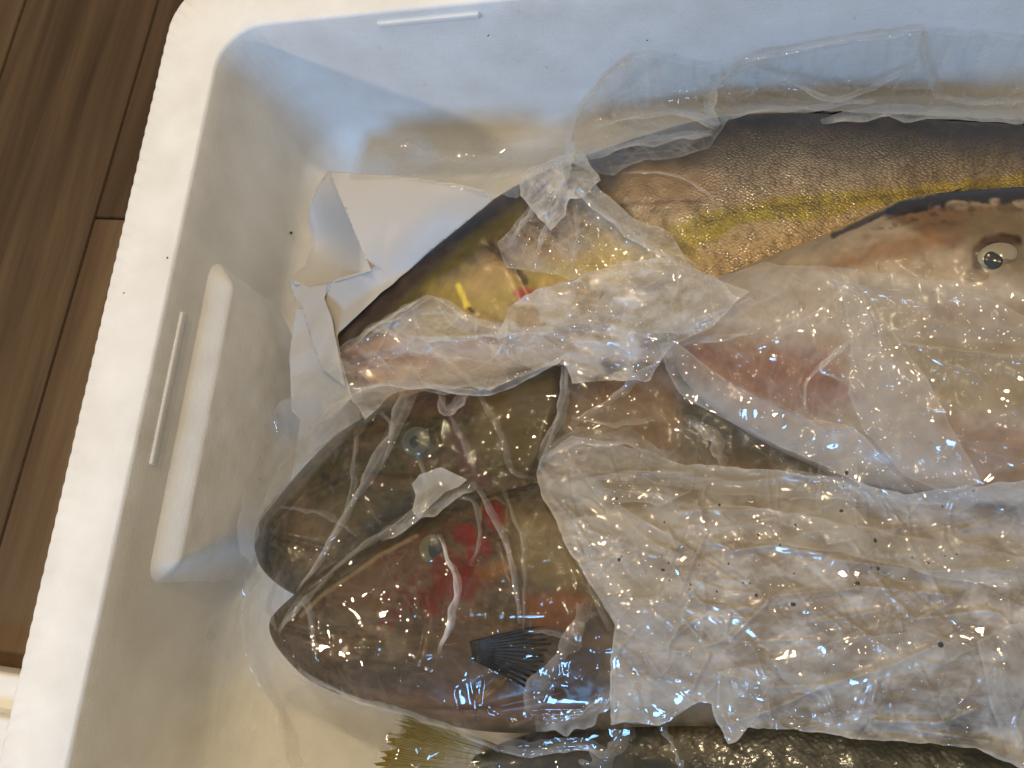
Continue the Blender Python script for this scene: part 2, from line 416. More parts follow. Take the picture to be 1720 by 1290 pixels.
# floor cap and underside
def cap(k, z, name):
    loop = V[k * NP:(k + 1) * NP]
    f = list(range(len(loop)))
    return mesh_obj(name, np.column_stack([loop[:, :2], np.full(len(loop), z)]), [f], FOAM, smooth=False)
attach(body, box)
fl = cap(len(rings) - 1, FLOOR_IN, 'box_floor'); attach(fl, box)
def wall_x(z): return xi + .007 * (RIM - .003 - z) / (RIM - .003 - FLOOR_IN - .032)
def wall_y(z): return yi - .007 * (RIM - .003 - z) / (RIM - .003 - FLOOR_IN - .032)
def rounded(name, x0, x1, y0, y1, z0, z1, bev, seg=6, taper=0.):
    bm = bmesh.new(); bmesh.ops.create_cube(bm, size=1)
    for v in bm.verts:
        u = v.co + Vector((.5, .5, .5)); zz = z0 + (z1 - z0) * u.z
        ys = taper * (1 - u.z)
        v.co = Vector((x0 + (x1 - x0) * u.x + (taper * .5 * (1 - u.z) if u.x > .5 else 0), (y0 - ys) + (y1 - y0 + 2 * ys) * u.y, zz))
    bmesh.ops.bevel(bm, geom=list(bm.edges), offset=bev, segments=seg, affect='EDGES', profile=.5)
    me = bpy.data.meshes.new(name); bm.to_mesh(me); bm.free(); me.materials.append(FOAM)
    for p in me.polygons: p.use_smooth = True
    o = bpy.data.objects.new(name, me); COL.objects.link(o); return attach(o, box)
ZL = .138
la, lb = P(383, 470, ZL), P(287, 935, ZL)
ny, nz = 90, 60
bz = np.concatenate([np.linspace(ZL + .012, ZL - .012, 34), np.linspace(ZL - .012, FLOOR_IN - .004, 27)[1:]])
by = np.linspace(lb[1] - .026, la[1] + .022, ny)
BY, BZ = np.meshgrid(by, bz, indexing='ij')
top_ = sm(ZL + .010, ZL - .009, BZ)
low_ = np.clip((ZL - .004 - BZ) / (ZL - FLOOR_IN), 0, 1)
dep = .0125 * top_ + .010 * low_
rw = .020 + .060 * low_
yend = np.clip((BY - by[0] - .004) / rw, 0, 1) * np.clip((by[-1] - .004 - BY) / rw, 0, 1)
yend = yend * yend * (3 - 2 * yend)
dep = dep * yend + (vnoise(BY * 120, BZ * 120, 4) - .5) * .0006 * top_
BX = wall_x(BZ) - .0012 + dep
attach(mesh_obj('side_bulge', np.stack([BX, BY, BZ], -1).reshape(-1, 3), grid_faces(ny, len(bz)), FOAM), box)
za = .161; ra, rb = P(293, 525, za), P(242, 780, za)
rounded('moulded_rib', wall_x(za) - .004, wall_x(za) + .0016, rb[1], ra[1], za - .003, za + .003, .0015, 4)
zb = .169; ra, rb = P(634, 44, zb), P(807, 24, zb)
rounded('moulded_rib', ra[0], rb[0], wall_y(zb) - .0022, wall_y(zb) + .004, zb - .003, zb + .003, .0020, 4)

# loose foam lid lying beside the box (its far edge shows at the left edge)
lid = empty('foam_board', tuple(P(0, 1200, .03)))
tag(lid, 'pale foam board lying on the wooden floor beside the box, only its corner showing', 'foam board')
yl = P(0, 1128, .034)[1]
def lid_part(name, x0, x1, y0, y1, z0, z1, bev):
    o = rounded(name, x0, x1, y0, y1, z0, z1, bev, 4); o.parent = None; return attach(o, lid)
lid_part('panel', xo - .36, xo - .003, yl - .5, yl, .002, .034, .004)
lid_part('raised_lip', xo - .33, xo - .033, yl - .47, yl - .03, .034, .046, .004)

# ------------------------------------------------------------------ visible-height map (photo rays against what is built so far)
GX0, GX1, GY0, GY1, GS = -120, 2320, -120, 1620, 4
gx = np.arange(GX0, GX1, GS, dtype=float); gy = np.arange(GY0, GY1, GS, dtype=float)
GXX, GYY = np.meshgrid(gx, gy)
HMX0, HMY0, HMS = -.5, -.45, .0015
HM = np.full((700, 760), 0.)
def hm_add(w, r=1):
    ix = np.round((w[:, 0] - HMX0) / HMS).astype(int); iy = np.round((w[:, 1] - HMY0) / HMS).astype(int)
    ok = (ix >= 0) & (ix < HM.shape[1]) & (iy >= 0) & (iy < HM.shape[0])
    np.maximum.at(HM, (iy[ok], ix[ok]), w[ok, 2])
hx = HMX0 + np.arange(HM.shape[1]) * HMS; hy = HMY0 + np.arange(HM.shape[0]) * HMS
HX, HY = np.meshgrid(hx, hy)
dw = np.minimum(np.minimum(HX - xi, x1i - HX), np.minimum(yi - HY, HY - y0i))     # distance inside the rim
HM[:] = np.where(dw < 0, RIM, np.where(dw < .007, RIM - (RIM - FLOOR_IN - .03) * dw / .007, FLOOR_IN + .032 * (1 - np.sqrt(np.clip(1 - (1 - np.clip((dw - .007) / .032, 0, 1)) ** 2, 0, 1)))))
def visible_z():
    H = maxf(HM, 1); z = np.full(GXX.shape, FLOOR_IN); done = np.zeros(GXX.shape, bool)
    d = ray(GXX, GYY)
    for zz in np.arange(.188, FLOOR_IN, -.001):
        t = (zz - CAMZ) / d[..., 2]
        ix = np.clip(np.round((d[..., 0] * t - HMX0) / HMS).astype(int), 0, HM.shape[1] - 1)
        iy = np.clip(np.round((d[..., 1] * t - HMY0) / HMS).astype(int), 0, HM.shape[0] - 1)
        hit = ~done & (H[iy, ix] >= zz)
        z[hit] = zz; done |= hit
    return z
def samp(A, px, py):
    u = np.clip((px - GX0) / GS, 0, A.shape[1] - 1.001); v = np.clip((py - GY0) / GS, 0, A.shape[0] - 1.001)
    i = u.astype(int); j = v.astype(int); fu = u - i; fv = v - j
    return (A[j, i] * (1 - fu) + A[j, i + 1] * fu) * (1 - fv) + (A[j + 1, i] * (1 - fu) + A[j + 1, i + 1] * fu) * fv

# ------------------------------------------------------------------ fish
def paint(px, py, base, ops):
    c = base.copy()
    for op in ops:
        k = op[0]
        if k == 'poly':                       # pts, colour, softness, alpha, wobble
            _, pts, col, soft, al = op[:5]; wob = op[5] if len(op) > 5 else soft * .8
            d = sdist(px, py, pts) + (fbm(px / 22, py / 22, 3) - .5) * 2 * wob
            w = sm(-soft, soft, d) * al
        elif k == 'line':
            _, pts, wd, col, al = op[:5]; wob = op[5] if len(op) > 5 else wd * .5
            d = seg_dist(px, py, pts) + (fbm(px / 14, py / 14, 9) - .5) * 2 * wob
            w = (1 - sm(wd * .35, wd, d)) * al
        elif k == 'blob':
            _, cx, cy, rx, ry, col, al = op[:7]; rot = math.radians(op[7]) if len(op) > 7 else 0
            u = (px - cx) * math.cos(rot) + (py - cy) * math.sin(rot); v = -(px - cx) * math.sin(rot) + (py - cy) * math.cos(rot)
            d = np.hypot(u / rx, v / ry) + (fbm(px / 25, py / 25, 21) - .5) * .5
            w = (1 - sm(.55, 1.15, d)) * al
        elif k == 'pmottle':
            _, pts, sx, sy, lo, hi, col, al = op; w = sm(lo, hi, fbm(px / sx, py / sy, 33, 3)) * al * sm(-12, 18, sdist(px, py, pts))
        elif k == 'mottle':
            _, sx, sy, lo, hi, col, al = op; n = fbm(px / sx, py / sy, 31, 5); w = sm(lo, hi, n) * al
        c = c * (1 - w[:, None]) + srgb(*col) * w[:, None]
    return c
def fish(name, label, cat, top, bot, zmid, hmax, base_ops, ops, mat, grooves=(), bumps=(), scaly=None, power=.85, n=460, hp=.6, tone=1.):
    A = crom(top, n); B = crom(bot, n)
    zm = np.interp(np.linspace(0, 1, n), np.linspace(0, 1, len(zmid)), zmid) if np.ndim(zmid) else np.full(n, zmid)
    zm = zm + DZ
    T = P(A[:, 0], A[:, 1], zm); Bw = P(B[:, 0], B[:, 1], zm)
    c = (T + Bw) / 2; hv = (T - Bw) / 2; a = np.linalg.norm(hv, axis=1)
    h = hmax * np.clip(a / a.max(), 0, 1) ** hp
    th = np.concatenate([np.linspace(0, math.pi, 150), np.linspace(math.pi, 2 * math.pi, 26)[1:-1]])
    ct = np.cos(th); st = np.sign(np.sin(th)) * np.abs(np.sin(th)) ** power
    V = c[:, None] + hv[:, None] * ct[None, :, None]
    hl = np.maximum(h, (zm - FLOOR_IN - .004) * np.clip(a / a.max(), 0, 1) ** .4)
    V[..., 2] += np.where(st[None] > 0, h[:, None], hl[:, None]) * st[None]
    M = len(th); V = V.reshape(-1, 3)
    px, py = proj(V); up = np.tile(st > 0, n)
    for pts, dep, wd in grooves:
        d = seg_dist(px, py, pts); V[up, 2] -= (dep * np.exp(-(d / wd) ** 2))[up]
    for cx, cy, rx, ry, amp in bumps:
        d = ((px - cx) / rx) ** 2 + ((py - cy) / ry) ** 2; V[up, 2] += (amp * np.exp(-d))[up]
    V[up, 2] += ((fbm(px / 60, py / 60, 41) - .5) * .0035 * np.tile(np.clip(np.sin(th), 0, 1), n))[up]
    t = np.tile((1 - ct) / 2, n)             # 0 at the top edge, 1 at the bottom edge
    s = np.repeat(np.linspace(0, 1, n), M)
    col = np.zeros((len(V), 3)); ks = [k for k, _ in base_ops]; cs = np.array([srgb(*q) for _, q in base_ops])
    tt = t + (fbm(px / 50, py / 50, 5) - .5) * .08
    for j in range(3): col[:, j] = np.interp(tt, ks, cs[:, j])
    col = paint(px, py, col, ops) * (tone * np.array([1.06, 1., .86]) if tone < 1 else 1.)
    L_ = np.concatenate([[0], np.cumsum(np.linalg.norm(np.diff(c, axis=0), axis=1))])
    arc = np.concatenate([[0], np.cumsum(np.hypot(np.diff(ct), np.diff(st) * .5))])
    uv = np.stack([np.repeat(L_, M), (np.tile(arc, n) * np.repeat(np.maximum(a, .02), M))], -1)
    sca = np.zeros(len(V)) if scaly is None else scaly(px, py, s, t)
    root = empty(name, tuple(c[n // 2] * np.array([1, 1, 0]) + np.array([0, 0, FLOOR_IN])))
    tag(root, label, cat, 'fish packed in the foam box')
    f = np.concatenate([grid_faces(n, M, True)])
    o = mesh_obj('body', V, f, mat, attrs={'skin': col, 'scaly': sca}, uv=uv)
    attach(o, root); hm_add(V)
    return root
def top_z(px, py):                            # highest built surface along a photo ray
    d = ray(px, py); H = HM
    for zz in np.arange(.188, .02, -.0005):
        t = (zz - CAMZ) / d[2]; ix = int(round((d[0] * t - HMX0) / HMS)); iy = int(round((d[1] * t - HMY0) / HMS))
        if H[max(0, iy - 1):iy + 2, max(0, ix - 1):ix + 2].max() >= zz: return zz
    return FLOOR_IN

# --- yellowtail lying along the back wall
m1 = fish_mat('yellowtail_skin', scales=1.0, scale_size=420, rough=.40, metal=.12, coat=.22)
f1_top = [(552, 625), (560, 585), (585, 545), (640, 490), (720, 425), (800, 366), (860, 326), (930, 291), (1010, 262), (1100, 232), (1200, 208), (1320, 200), (1450, 206), (1600, 214), (1720, 222), (1950, 250), (2130, 300), (2230, 345)]
f1_bot = [(556, 640), (580, 672), (660, 690), (760, 690), (860, 680), (960, 665), (1100, 650), (1230, 640), (1350, 620), (1480, 600), (1600, 580), (1720, 550), (1950, 470), (2130, 410), (2230, 385)]
def sc1(px, py, s, t): return sm(1130, 1230, px + (py - 330) * .25) * sm(.06, .16, t) * .9 + .28 * sm(900, 1000, px) * (1 - sm(1130, 1200, px)) * sm(.05, .2, t)
fish_back = fish('yellowtail_fish', 'long golden fish with a dark back and yellow side stripe, along the back wall', 'fish', f1_top, f1_bot, [.036, .042, .048, .050, .050, .050, .048, .044, .036], .041,
    [(0, (18, 14, 12)), (.07, (30, 25, 22)), (.13, (46, 40, 34)), (.24, (76, 69, 60)), (.38, (120, 105, 86)), (.45, (136, 116, 88)), (.62, (164, 138, 98)), (1, (186, 166, 132))],
    [('poly', [(1125, 383), (1180, 358), (1320, 330), (1500, 316), (1720, 292), (1950, 290), (1950, 330), (1720, 332), (1500, 345), (1350, 372), (1250, 372), (1200, 405), (1150, 415)], (134, 116, 26), 7, .9, 7),
     ('line', [(1140, 392), (1250, 352), (1400, 340), (1560, 322), (1720, 312)], 5, (92, 74, 20), .6, 2),
     ('poly', [(552, 600), (640, 485), (760, 390), (865, 318), (880, 335), (790, 400), (700, 480), (640, 560), (560, 640)], (46, 30, 24), 14, .95),
     ('poly', [(690, 490), (780, 405), (870, 340), (920, 335), (900, 370), (800, 430), (735, 470), (690, 520), (620, 580), (600, 570)], (78, 70, 22), 10, .9),
     ('poly', [(840, 400), (900, 350), (980, 330), (1000, 380), (940, 430), (850, 450), (800, 450)], (136, 110, 80), 16, .8),
     ('mottle', 13, 16, .52, .62, (70, 55, 42), .42),
     ('pmottle', [(830, 400), (900, 350), (1000, 330), (1020, 380), (950, 440), (880, 480), (820, 460)], 5, 4, .5, .6, (40, 30, 24), .75),
     ('poly', [(720, 490), (790, 450), (880, 440), (1000, 420), (1060, 420), (1060, 460), (960, 480), (880, 500), (820, 530), (760, 560), (700, 560)], (160, 138, 66), 24, .75),
     ('poly', [(770, 470), (850, 425), (960, 400), (960, 430), (880, 465), (800, 500)], (166, 136, 96), 16, .6),
     ('poly', [(1000, 400), (1130, 385), (1190, 440), (1120, 470), (1010, 450)], (156, 138, 76), 24, .6),
     ('poly', [(1030, 290), (1110, 278), (1200, 300), (1190, 345), (1090, 352), (1035, 330)], (136, 110, 80), 20, .7),
     ('line', [(1040, 345), (1110, 340), (1180, 338)], 4, (70, 50, 40), .7, 1),
     ('line', [(820, 410), (860, 440), (880, 470)], 9, (58, 40, 34), .8),
     ('blob', 880, 492, 18, 14, (150, 62, 66), .8),
     ('line', [(770, 480), (785, 515)], 7, (230, 205, 90), .9, 1), ('line', [(788, 518), (795, 524)], 5, (60, 50, 45), .9, 1),
     ('poly', [(552, 600), (640, 560), (760, 575), (940, 560), (1100, 560), (1100, 690), (560, 690)], (168, 134, 108), 18, .85),
     ('blob', 650, 600, 50, 24, (124, 86, 66), .6), ('blob', 590, 610, 40, 24, (108, 74, 58), .7)],
    m1, grooves=[([(820, 410), (860, 440), (890, 500), (880, 560)], .0025, 10), ([(1030, 270), (1010, 330), (1060, 390), (1150, 430), (1130, 500)], .003, 14), ([(560, 620), (640, 600), (720, 590)], .003, 7)],
    scaly=sc1, hp=.55)

# --- dark green fish across the front of the box
m5 = fish_mat('dark_green_skin', scales=.35, scale_size=330, rough=.45, coat=.3)
f5_top = [(800, 1268), (850, 1245), (920, 1222), (1000, 1196), (1100, 1176), (1250, 1170), (1450, 1185), (1720, 1215), (1950, 1235), (2150, 1290), (2230, 1350)]
f5_bot = [(805, 1300), (850, 1310), (920, 1330), (1000, 1360), (1100, 1410), (1250, 1450), (1450, 1470), (1720, 1470), (1950, 1450), (2150, 1400), (2230, 1370)]
fish_front = fish('dark_fish', 'dark green scaly fish lying along the bottom edge under the milky film', 'fish', f5_top, f5_bot, .066, .036,
    [(0, (30, 26, 16)), (.12, (46, 44, 24)), (.3, (34, 38, 26)), (.6, (24, 28, 24)), (1, (60, 60, 54))],
    [('mottle', 60, 14, .5, .62, (62, 62, 40), .5), ('poly', [(1090, 1190), (1230, 1185), (1240, 1260), (1100, 1275)], (74, 62, 24), 14, .75)] +
    [('line', [(1095 + 13 * k, 1196), (1100 + 13 * k, 1250)], 4, (30, 26, 14), .7, 1) for k in range(11)] +
    [('poly', [(860, 1240), (1000, 1230), (1030, 1280), (880, 1310)], (18, 16, 18), 10, .9)],
    m5, tone=.55, scaly=lambda px, py, s, t: sm(1100, 1200, px) * .8)

# --- olive fish with its snout showing behind the front fish
m3 = fish_mat('olive_skin', scales=0, rough=.42, coat=.08, noise=.5, spec=.22)
f3_top = [(436, 915), (441, 880), (470, 842), (520, 782), (580, 726), (640, 690), (700, 664), (760, 646), (850, 628), (940, 615), (1050, 610), (1200, 620), (1450, 660), (1720, 720), (1950, 800), (2100, 870)]
f3_bot = [(438, 925), (452, 965), (500, 1000), (560, 1010), (640, 1010), (720, 1000), (800, 990), (900, 980), (1000, 975), (1100, 970), (1250, 965), (1450, 960), (1720, 950), (1950, 930), (2100, 910)]
fish_olive = fish('olive_fish', 'olive grey fish with a blunt dark snout, half behind the fish with the red gills', 'fish', f3_top, f3_bot, [.056, .062, .064, .064, .062, .06], .031,
    [(0, (32, 28, 14)), (.1, (54, 48, 24)), (.3, (78, 70, 42)), (.6, (82, 72, 46)), (1, (100, 86, 62))],
    [('mottle', 40, 40, .5, .66, (78, 64, 44), .6),
     ('poly', [(436, 920), (441, 875), (480, 832), (500, 870), (490, 900), (465, 905), (455, 960)], (58, 56, 50), 8, .9),
     ('poly', [(500, 880), (560, 850), (560, 930), (520, 960), (480, 950)], (112, 90, 60), 18, .7),
     ('mottle', 14, 9, .56, .70, (128, 112, 82), .35), ('mottle', 9, 9, .58, .70, (44, 36, 22), .5), ('mottle', 80, 30, .52, .66, (120, 92, 62), .45),
     ('line', [(520, 830), (600, 790), (660, 800), (740, 800)], 6, (54, 44, 28), .6, 3), ('line', [(760, 655), (745, 720), (735, 800), (700, 870)], 5, (52, 42, 28), .6, 3), ('blob', 545, 800, 8, 6, (24, 20, 14), .9), ('blob', 562, 812, 5, 5, (24, 20, 14), .9),
     ('blob', 580, 860, 60, 26, (116, 98, 62), .5), ('blob', 880, 700, 60, 50, (112, 100, 60), .5), ('poly', [(600, 880), (700, 830), (740, 840), (690, 880), (620, 910)], (48, 52, 54), 8, .7),
     ('blob', 700, 742, 34, 28, (86, 92, 86), .85),
     ('poly', [(690, 665), (740, 655), (800, 650), (800, 690), (760, 700), (700, 690)], (84, 46, 40), 14, .75),
     ('poly', [(790, 660), (920, 630), (940, 640), (925, 720), (880, 800), (810, 760), (795, 700)], (112, 98, 66), 14, .8),
     ('line', [(755, 690), (765, 730), (790, 790), (815, 810)], 16, (94, 58, 62), .8),
     ('blob', 835, 690, 30, 40, (124, 96, 50), .5),
     ('line', [(938, 620), (940, 680), (915, 760), (890, 805)], 7, (48, 40, 30), .8, 2),
     ('poly', [(960, 660), (1100, 610), (1140, 640), (1140, 740), (1050, 770), (950, 790)], (150, 116, 86), 20, .9),
     ('poly', [(920, 800), (1000, 770), (1500, 800), (1800, 800), (1800, 1000), (920, 1000)], (160, 132, 98), 30, .85)],
    m3, tone=.50, grooves=[([(938, 620), (940, 680), (915, 760), (890, 805)], .003, 8), ([(660, 742), (690, 712), (730, 722), (738, 752), (700, 772), (664, 752)], .0012, 6), ([(440, 900), (480, 905), (540, 920)], .002, 5)],
    bumps=[(700, 742, 26, 24, .003)])

# --- pale fish on the right with the white ringed eye
m2 = fish_mat('pale_skin', scales=0, rough=.38, coat=.15, noise=.5, spec=.35)
f2_top = [(1125, 575), (1140, 530), (1190, 480), (1280, 440), (1370, 405), (1440, 375), (1500, 347), (1560, 333), (1640, 326), (1720, 322), (1850, 330), (2000, 380), (2130, 470), (2220, 540)]
f2_bot = [(1128, 590), (1150, 640), (1220, 705), (1320, 760), (1420, 800), (1520, 825), (1620, 840), (1720, 850), (1800, 850), (1880, 840), (1960, 800), (2060, 720), (2140, 630), (2220, 570)]
fish_pale = fish('pale_fish', 'pale brown fish with a white ringed eye and black edged forehead, at the right edge', 'fish', f2_top, f2_bot, [.080, .098, .104, .100, .085], .036,
    [(0, (138, 124, 104)), (.2, (154, 138, 116)), (.5, (156, 136, 112)), (1, (168, 152, 136))],
    [('poly', [(1490, 362), (1560, 345), (1640, 345), (1720, 350), (1720, 400), (1640, 400), (1600, 420), (1560, 400), (1530, 385), (1505, 378)], (96, 66, 44), 9, .85),
     ('poly', [(1400, 440), (1480, 405), (1560, 390), (1590, 410), (1540, 430), (1440, 450), (1380, 458)], (132, 92, 58), 14, .7),
     ('line', [(1400, 396), (1440, 378), (1500, 350)], 7, (34, 26, 22), .85, 2),
     ('poly', [(1455, 372), (1500, 342), (1560, 322), (1720, 310), (1850, 318), (1850, 334), (1720, 335), (1650, 340), (1600, 335), (1545, 350), (1510, 366), (1490, 364)], (14, 10, 8), 4, .95, 15), ('pmottle', [(1440, 400), (1520, 345), (1740, 330), (1740, 372), (1560, 380)], 16, 8, .5, .62, (60, 38, 26), .6),
     ('poly', [(1620, 360), (1800, 350), (1800, 440), (1720, 470), (1640, 440), (1615, 400)], (112, 100, 76), 14, .75),
     ('blob', 1668, 432, 56, 50, (120, 104, 80), .7), ('line', [(1640, 446), (1642, 426), (1655, 412), (1680, 404), (1708, 406)], 15, (44, 20, 12), .92, 3),
     ('poly', [(1300, 470), (1500, 455), (1720, 480), (1720, 520), (1500, 500), (1300, 490)], (176, 166, 156), 12, .6),
     ('poly', [(1120, 560), (1250, 570), (1400, 580), (1440, 640), (1400, 700), (1300, 690), (1180, 640), (1130, 600)], (126, 84, 66), 34, .9),
     ('poly', [(1150, 480), (1400, 470), (1400, 560), (1300, 575), (1150, 560)], (170, 150, 128), 18, .7),
     ('poly', [(1500, 560), (1800, 590), (1800, 720), (1600, 690), (1530, 630)], (138, 118, 82), 22, .8),
     ('poly', [(1560, 700), (1800, 730), (1800, 860), (1640, 820)], (136, 102, 72), 24, .75),
     ('blob', 1640, 525, 90, 22, (140, 108, 80), .6), ('pmottle', [(1200, 420), (1720, 340), (1720, 560), (1200, 560)], 26, 12, .52, .68, (112, 94, 76), .25)],
    m2, grooves=[([(1560, 560), (1720, 575)], .003, 14)],
    bumps=[(1675, 425, 50, 45, .004)], hp=.6)

# --- front fish with the red stained gills and the blue black fin
m4 = fish_mat('brown_skin', scales=0, rough=.42, coat=.08, noise=.5, spec=.22)
f4_top = [(458, 1045), (468, 1028), (495, 1003), (540, 965), (600, 922), (660, 888), (720, 862), (780, 838), (860, 815), (960, 795), (1100, 785), (1300, 790), (1500, 805), (1720, 830), (1950, 900), (2080, 960)]
f4_bot = [(460, 1058), (470, 1085), (492, 1112), (520, 1138), (560, 1160), (610, 1178), (670, 1196), (750, 1218), (850, 1230), (960, 1228), (1100, 1225), (1300, 1228), (1500, 1225), (1720, 1190), (1950, 1080), (2080, 1000)]
fish_red = fish('brown_fish', 'brown fish with blood red gill stains and a blue black fin, nearest at lower left', 'fish', f4_top, f4_bot, [.066, .076, .080, .078, .07], .038,
    [(0, (36, 32, 14)), (.09, (60, 52, 26)), (.2, (92, 76, 56)), (.45, (86, 70, 48)), (.7, (80, 64, 42)), (.92, (90, 68, 50)), (1, (66, 54, 38))],
    [('mottle', 46, 30, .5, .66, (92, 70, 48), .55), ('mottle', 12, 8, .56, .70, (140, 116, 90), .35), ('mottle', 8, 8, .58, .70, (48, 36, 24), .5), ('mottle', 70, 22, .52, .66, (134, 104, 78), .4),
     ('line', [(520, 1128), (600, 1110), (700, 1120), (790, 1160)], 5, (56, 42, 30), .6, 3), ('line', [(870, 840), (920, 900), (930, 980), (905, 1040)], 6, (62, 48, 30), .7, 3), ('blob', 560, 975, 7, 5, (28, 20, 14), .9), ('blob', 576, 968, 5, 4, (28, 20, 14), .9),
     ('line', [(560, 1052), (640, 1046), (700, 1052)], 5, (64, 50, 34), .6, 3), ('blob', 570, 1090, 46, 20, (112, 88, 64), .5), ('blob', 780, 1140, 60, 24, (122, 96, 72), .5),
     ('poly', [(456, 1050), (480, 1015), (600, 920), (700, 868), (800, 836), (790, 852), (715, 888), (640, 930), (540, 1000), (505, 1040)], (70, 60, 28), 6, .9, 4),
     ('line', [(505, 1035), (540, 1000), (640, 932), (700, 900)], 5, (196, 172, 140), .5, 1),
     ('poly', [(560, 985), (640, 935), (720, 905), (745, 950), (735, 985), (690, 1000), (640, 1025), (560, 1020)], (118, 92, 76), 16, .75),
     ('poly', [(458, 1060), (500, 1060), (528, 1080), (540, 1140), (500, 1130), (465, 1090)], (84, 68, 56), 8, .85),
     ('poly', [(600, 1010), (640, 1005), (645, 1025), (600, 1050), (560, 1040)], (110, 84, 48), 12, .6),
     ('poly', [(650, 1045), (690, 1005), (735, 975), (760, 962), (800, 940), (808, 965), (800, 1000), (770, 1008), (740, 1000), (745, 1030), (715, 1050), (700, 1020)], (112, 28, 16), 9, .8, 22),
     ('poly', [(735, 935), (800, 930), (815, 970), (790, 1010), (730, 1010)], (118, 44, 28), 14, .55, 20),
     ('poly', [(760, 905), (764, 882), (790, 876), (800, 888), (794, 906), (818, 897), (828, 918), (822, 936), (806, 934), (799, 912), (776, 916)], (128, 18, 10), 5, .92, 7),
     ('blob', 830, 868, 22, 29, (128, 20, 12), .95),
     ('line', [(795, 890), (788, 915), (792, 940), (775, 975), (765, 1010)], 6, (140, 20, 12), .85, 5), ('line', [(690, 1008), (660, 1036), (630, 1052)], 5, (120, 24, 14), .8, 4), ('line', [(740, 985), (728, 1020), (722, 1046)], 5, (120, 20, 14), .8, 4), ('line', [(806, 870), (812, 842), (834, 836), (852, 850), (852, 884), (838, 902)], 3, (150, 132, 110), .6, 1),
     ('pmottle', [(640, 920), (850, 840), (870, 960), (780, 1060), (640, 1060)], 7, 7, .56, .66, (110, 18, 12), .55),
     ('poly', [(800, 960), (850, 938), (856, 962), (808, 978)], (136, 92, 44), 8, .8),
     ('poly', [(860, 850), (960, 860), (1000, 990), (930, 1000), (880, 960), (850, 880)], (138, 120, 84), 18, .8),
     ('poly', [(870, 1000), (960, 990), (990, 1000), (965, 1060), (900, 1050)], (136, 84, 46), 14, .8),
     ('poly', [(700, 1030), (790, 1030), (800, 1080), (760, 1130), (700, 1100)], (98, 76, 56), 16, .6),
     ('poly', [(640, 1070), (710, 1065), (715, 1100), (650, 1105)], (122, 100, 76), 10, .6),
     ('line', [(690, 1000), (710, 1050), (700, 1110)], 6, (80, 58, 44), .6),
     ('poly', [(600, 1165), (740, 1160), (960, 1175), (960, 1215), (760, 1215)], (132, 98, 74), 14, .6),
     ('line', [(700, 1188), (800, 1192), (900, 1180), (960, 1150)], 5, (86, 60, 48), .7, 2),
     ('poly', [(1020, 800), (1800, 830), (1800, 1200), (1020, 1230)], (150, 128, 96), 26, .8)],
    m4, tone=.58, grooves=[([(700, 985), (712, 1040), (695, 1110)], .0018, 8), ([(770, 850), (850, 900), (880, 1000), (872, 1090), (800, 1170)], .0028, 11), ([(462, 1052), (505, 1062), (550, 1075)], .0022, 5), ([(690, 1190), (800, 1194), (940, 1165)], .0015, 6)],
    bumps=[(727, 922, 26, 24, .0025)])

# --- fins, eyes
def patch(name, parent, pts, z, mat, thick=.0012, col=None, n=None):
    """thin solid slab with an outline in the plane at height z (list per point allowed)"""
    p = np.array(pts, float); w = P(p[:, 0], p[:, 1], np.broadcast_to(z, len(p)).astype(float)); k = len(p)
    lo = w - np.array([0, 0, thick])
    f = [list(range(k)), list(range(2 * k - 1, k - 1, -1))] + [[i, k + i, k + (i + 1) % k, (i + 1) % k] for i in range(k)]
    return attach(mesh_obj(name, np.concatenate([w, lo]), f, mat, smooth=False), parent)
def tube(name, pts, rad, mat, parent=None, seg=6):
    pts = np.asarray(pts, float); n = len(pts); rad = np.broadcast_to(rad, n)
    t = np.gradient(pts, axis=0); t /= np.linalg.norm(t, axis=1)[:, None] + 1e-12
    up = np.array([0, 0, 1.]); s = np.cross(t, up); s /= np.linalg.norm(s, axis=1)[:, None] + 1e-9; u = np.cross(s, t)
    a = np.linspace(0, 2 * math.pi, seg, endpoint=False)
    V = pts[:, None] + rad[:, None, None] * (s[:, None] * np.cos(a)[None, :, None] + u[:, None] * np.sin(a)[None, :, None])
    f = grid_faces(n, seg, True).tolist() + [list(range(seg))[::-1], list(range((n - 1) * seg, n * seg))]
    o = mesh_obj(name, V.reshape(-1, 3), f, mat)
    return attach(o, parent) if parent else o
def dome(name, cx, cy, r_px, z, hgt, mat, parent, sub=(20, 8), ry=1.0, rot=0.):
    c = P(cx, cy, z); k = np.linalg.norm(P(cx + 10, cy, z) - c) / 10
    V = []; 
    for i in range(sub[1] + 1):
        ph = math.pi / 2 * i / sub[1]
        for j in range(sub[0]):
            a = 2 * math.pi * j / sub[0]
            x = r_px * k * math.cos(ph) * math.cos(a); y = r_px * ry * k * math.cos(ph) * math.sin(a)
            V.append((c[0] + x * math.cos(rot) - y * math.sin(rot), c[1] + x * math.sin(rot) + y * math.cos(rot), c[2] + hgt * math.sin(ph)))
    o = mesh_obj(name, V, grid_faces(sub[1] + 1, sub[0], True), mat)
    return attach(o, parent) if parent else o
PUPIL = plain_mat('pupil_black', (.028, .034, .040), .55, .25, .0)
IRIS_W = plain_mat('iris_white', tuple(srgb(158, 146, 122)), .4, .4, .2)
IRIS_G = plain_mat('iris_green', tuple(srgb(98, 94, 64)), .4, .4, .2)
IRIS_D = plain_mat('iris_grey', tuple(srgb(74, 78, 70)), .4, .4, .2)
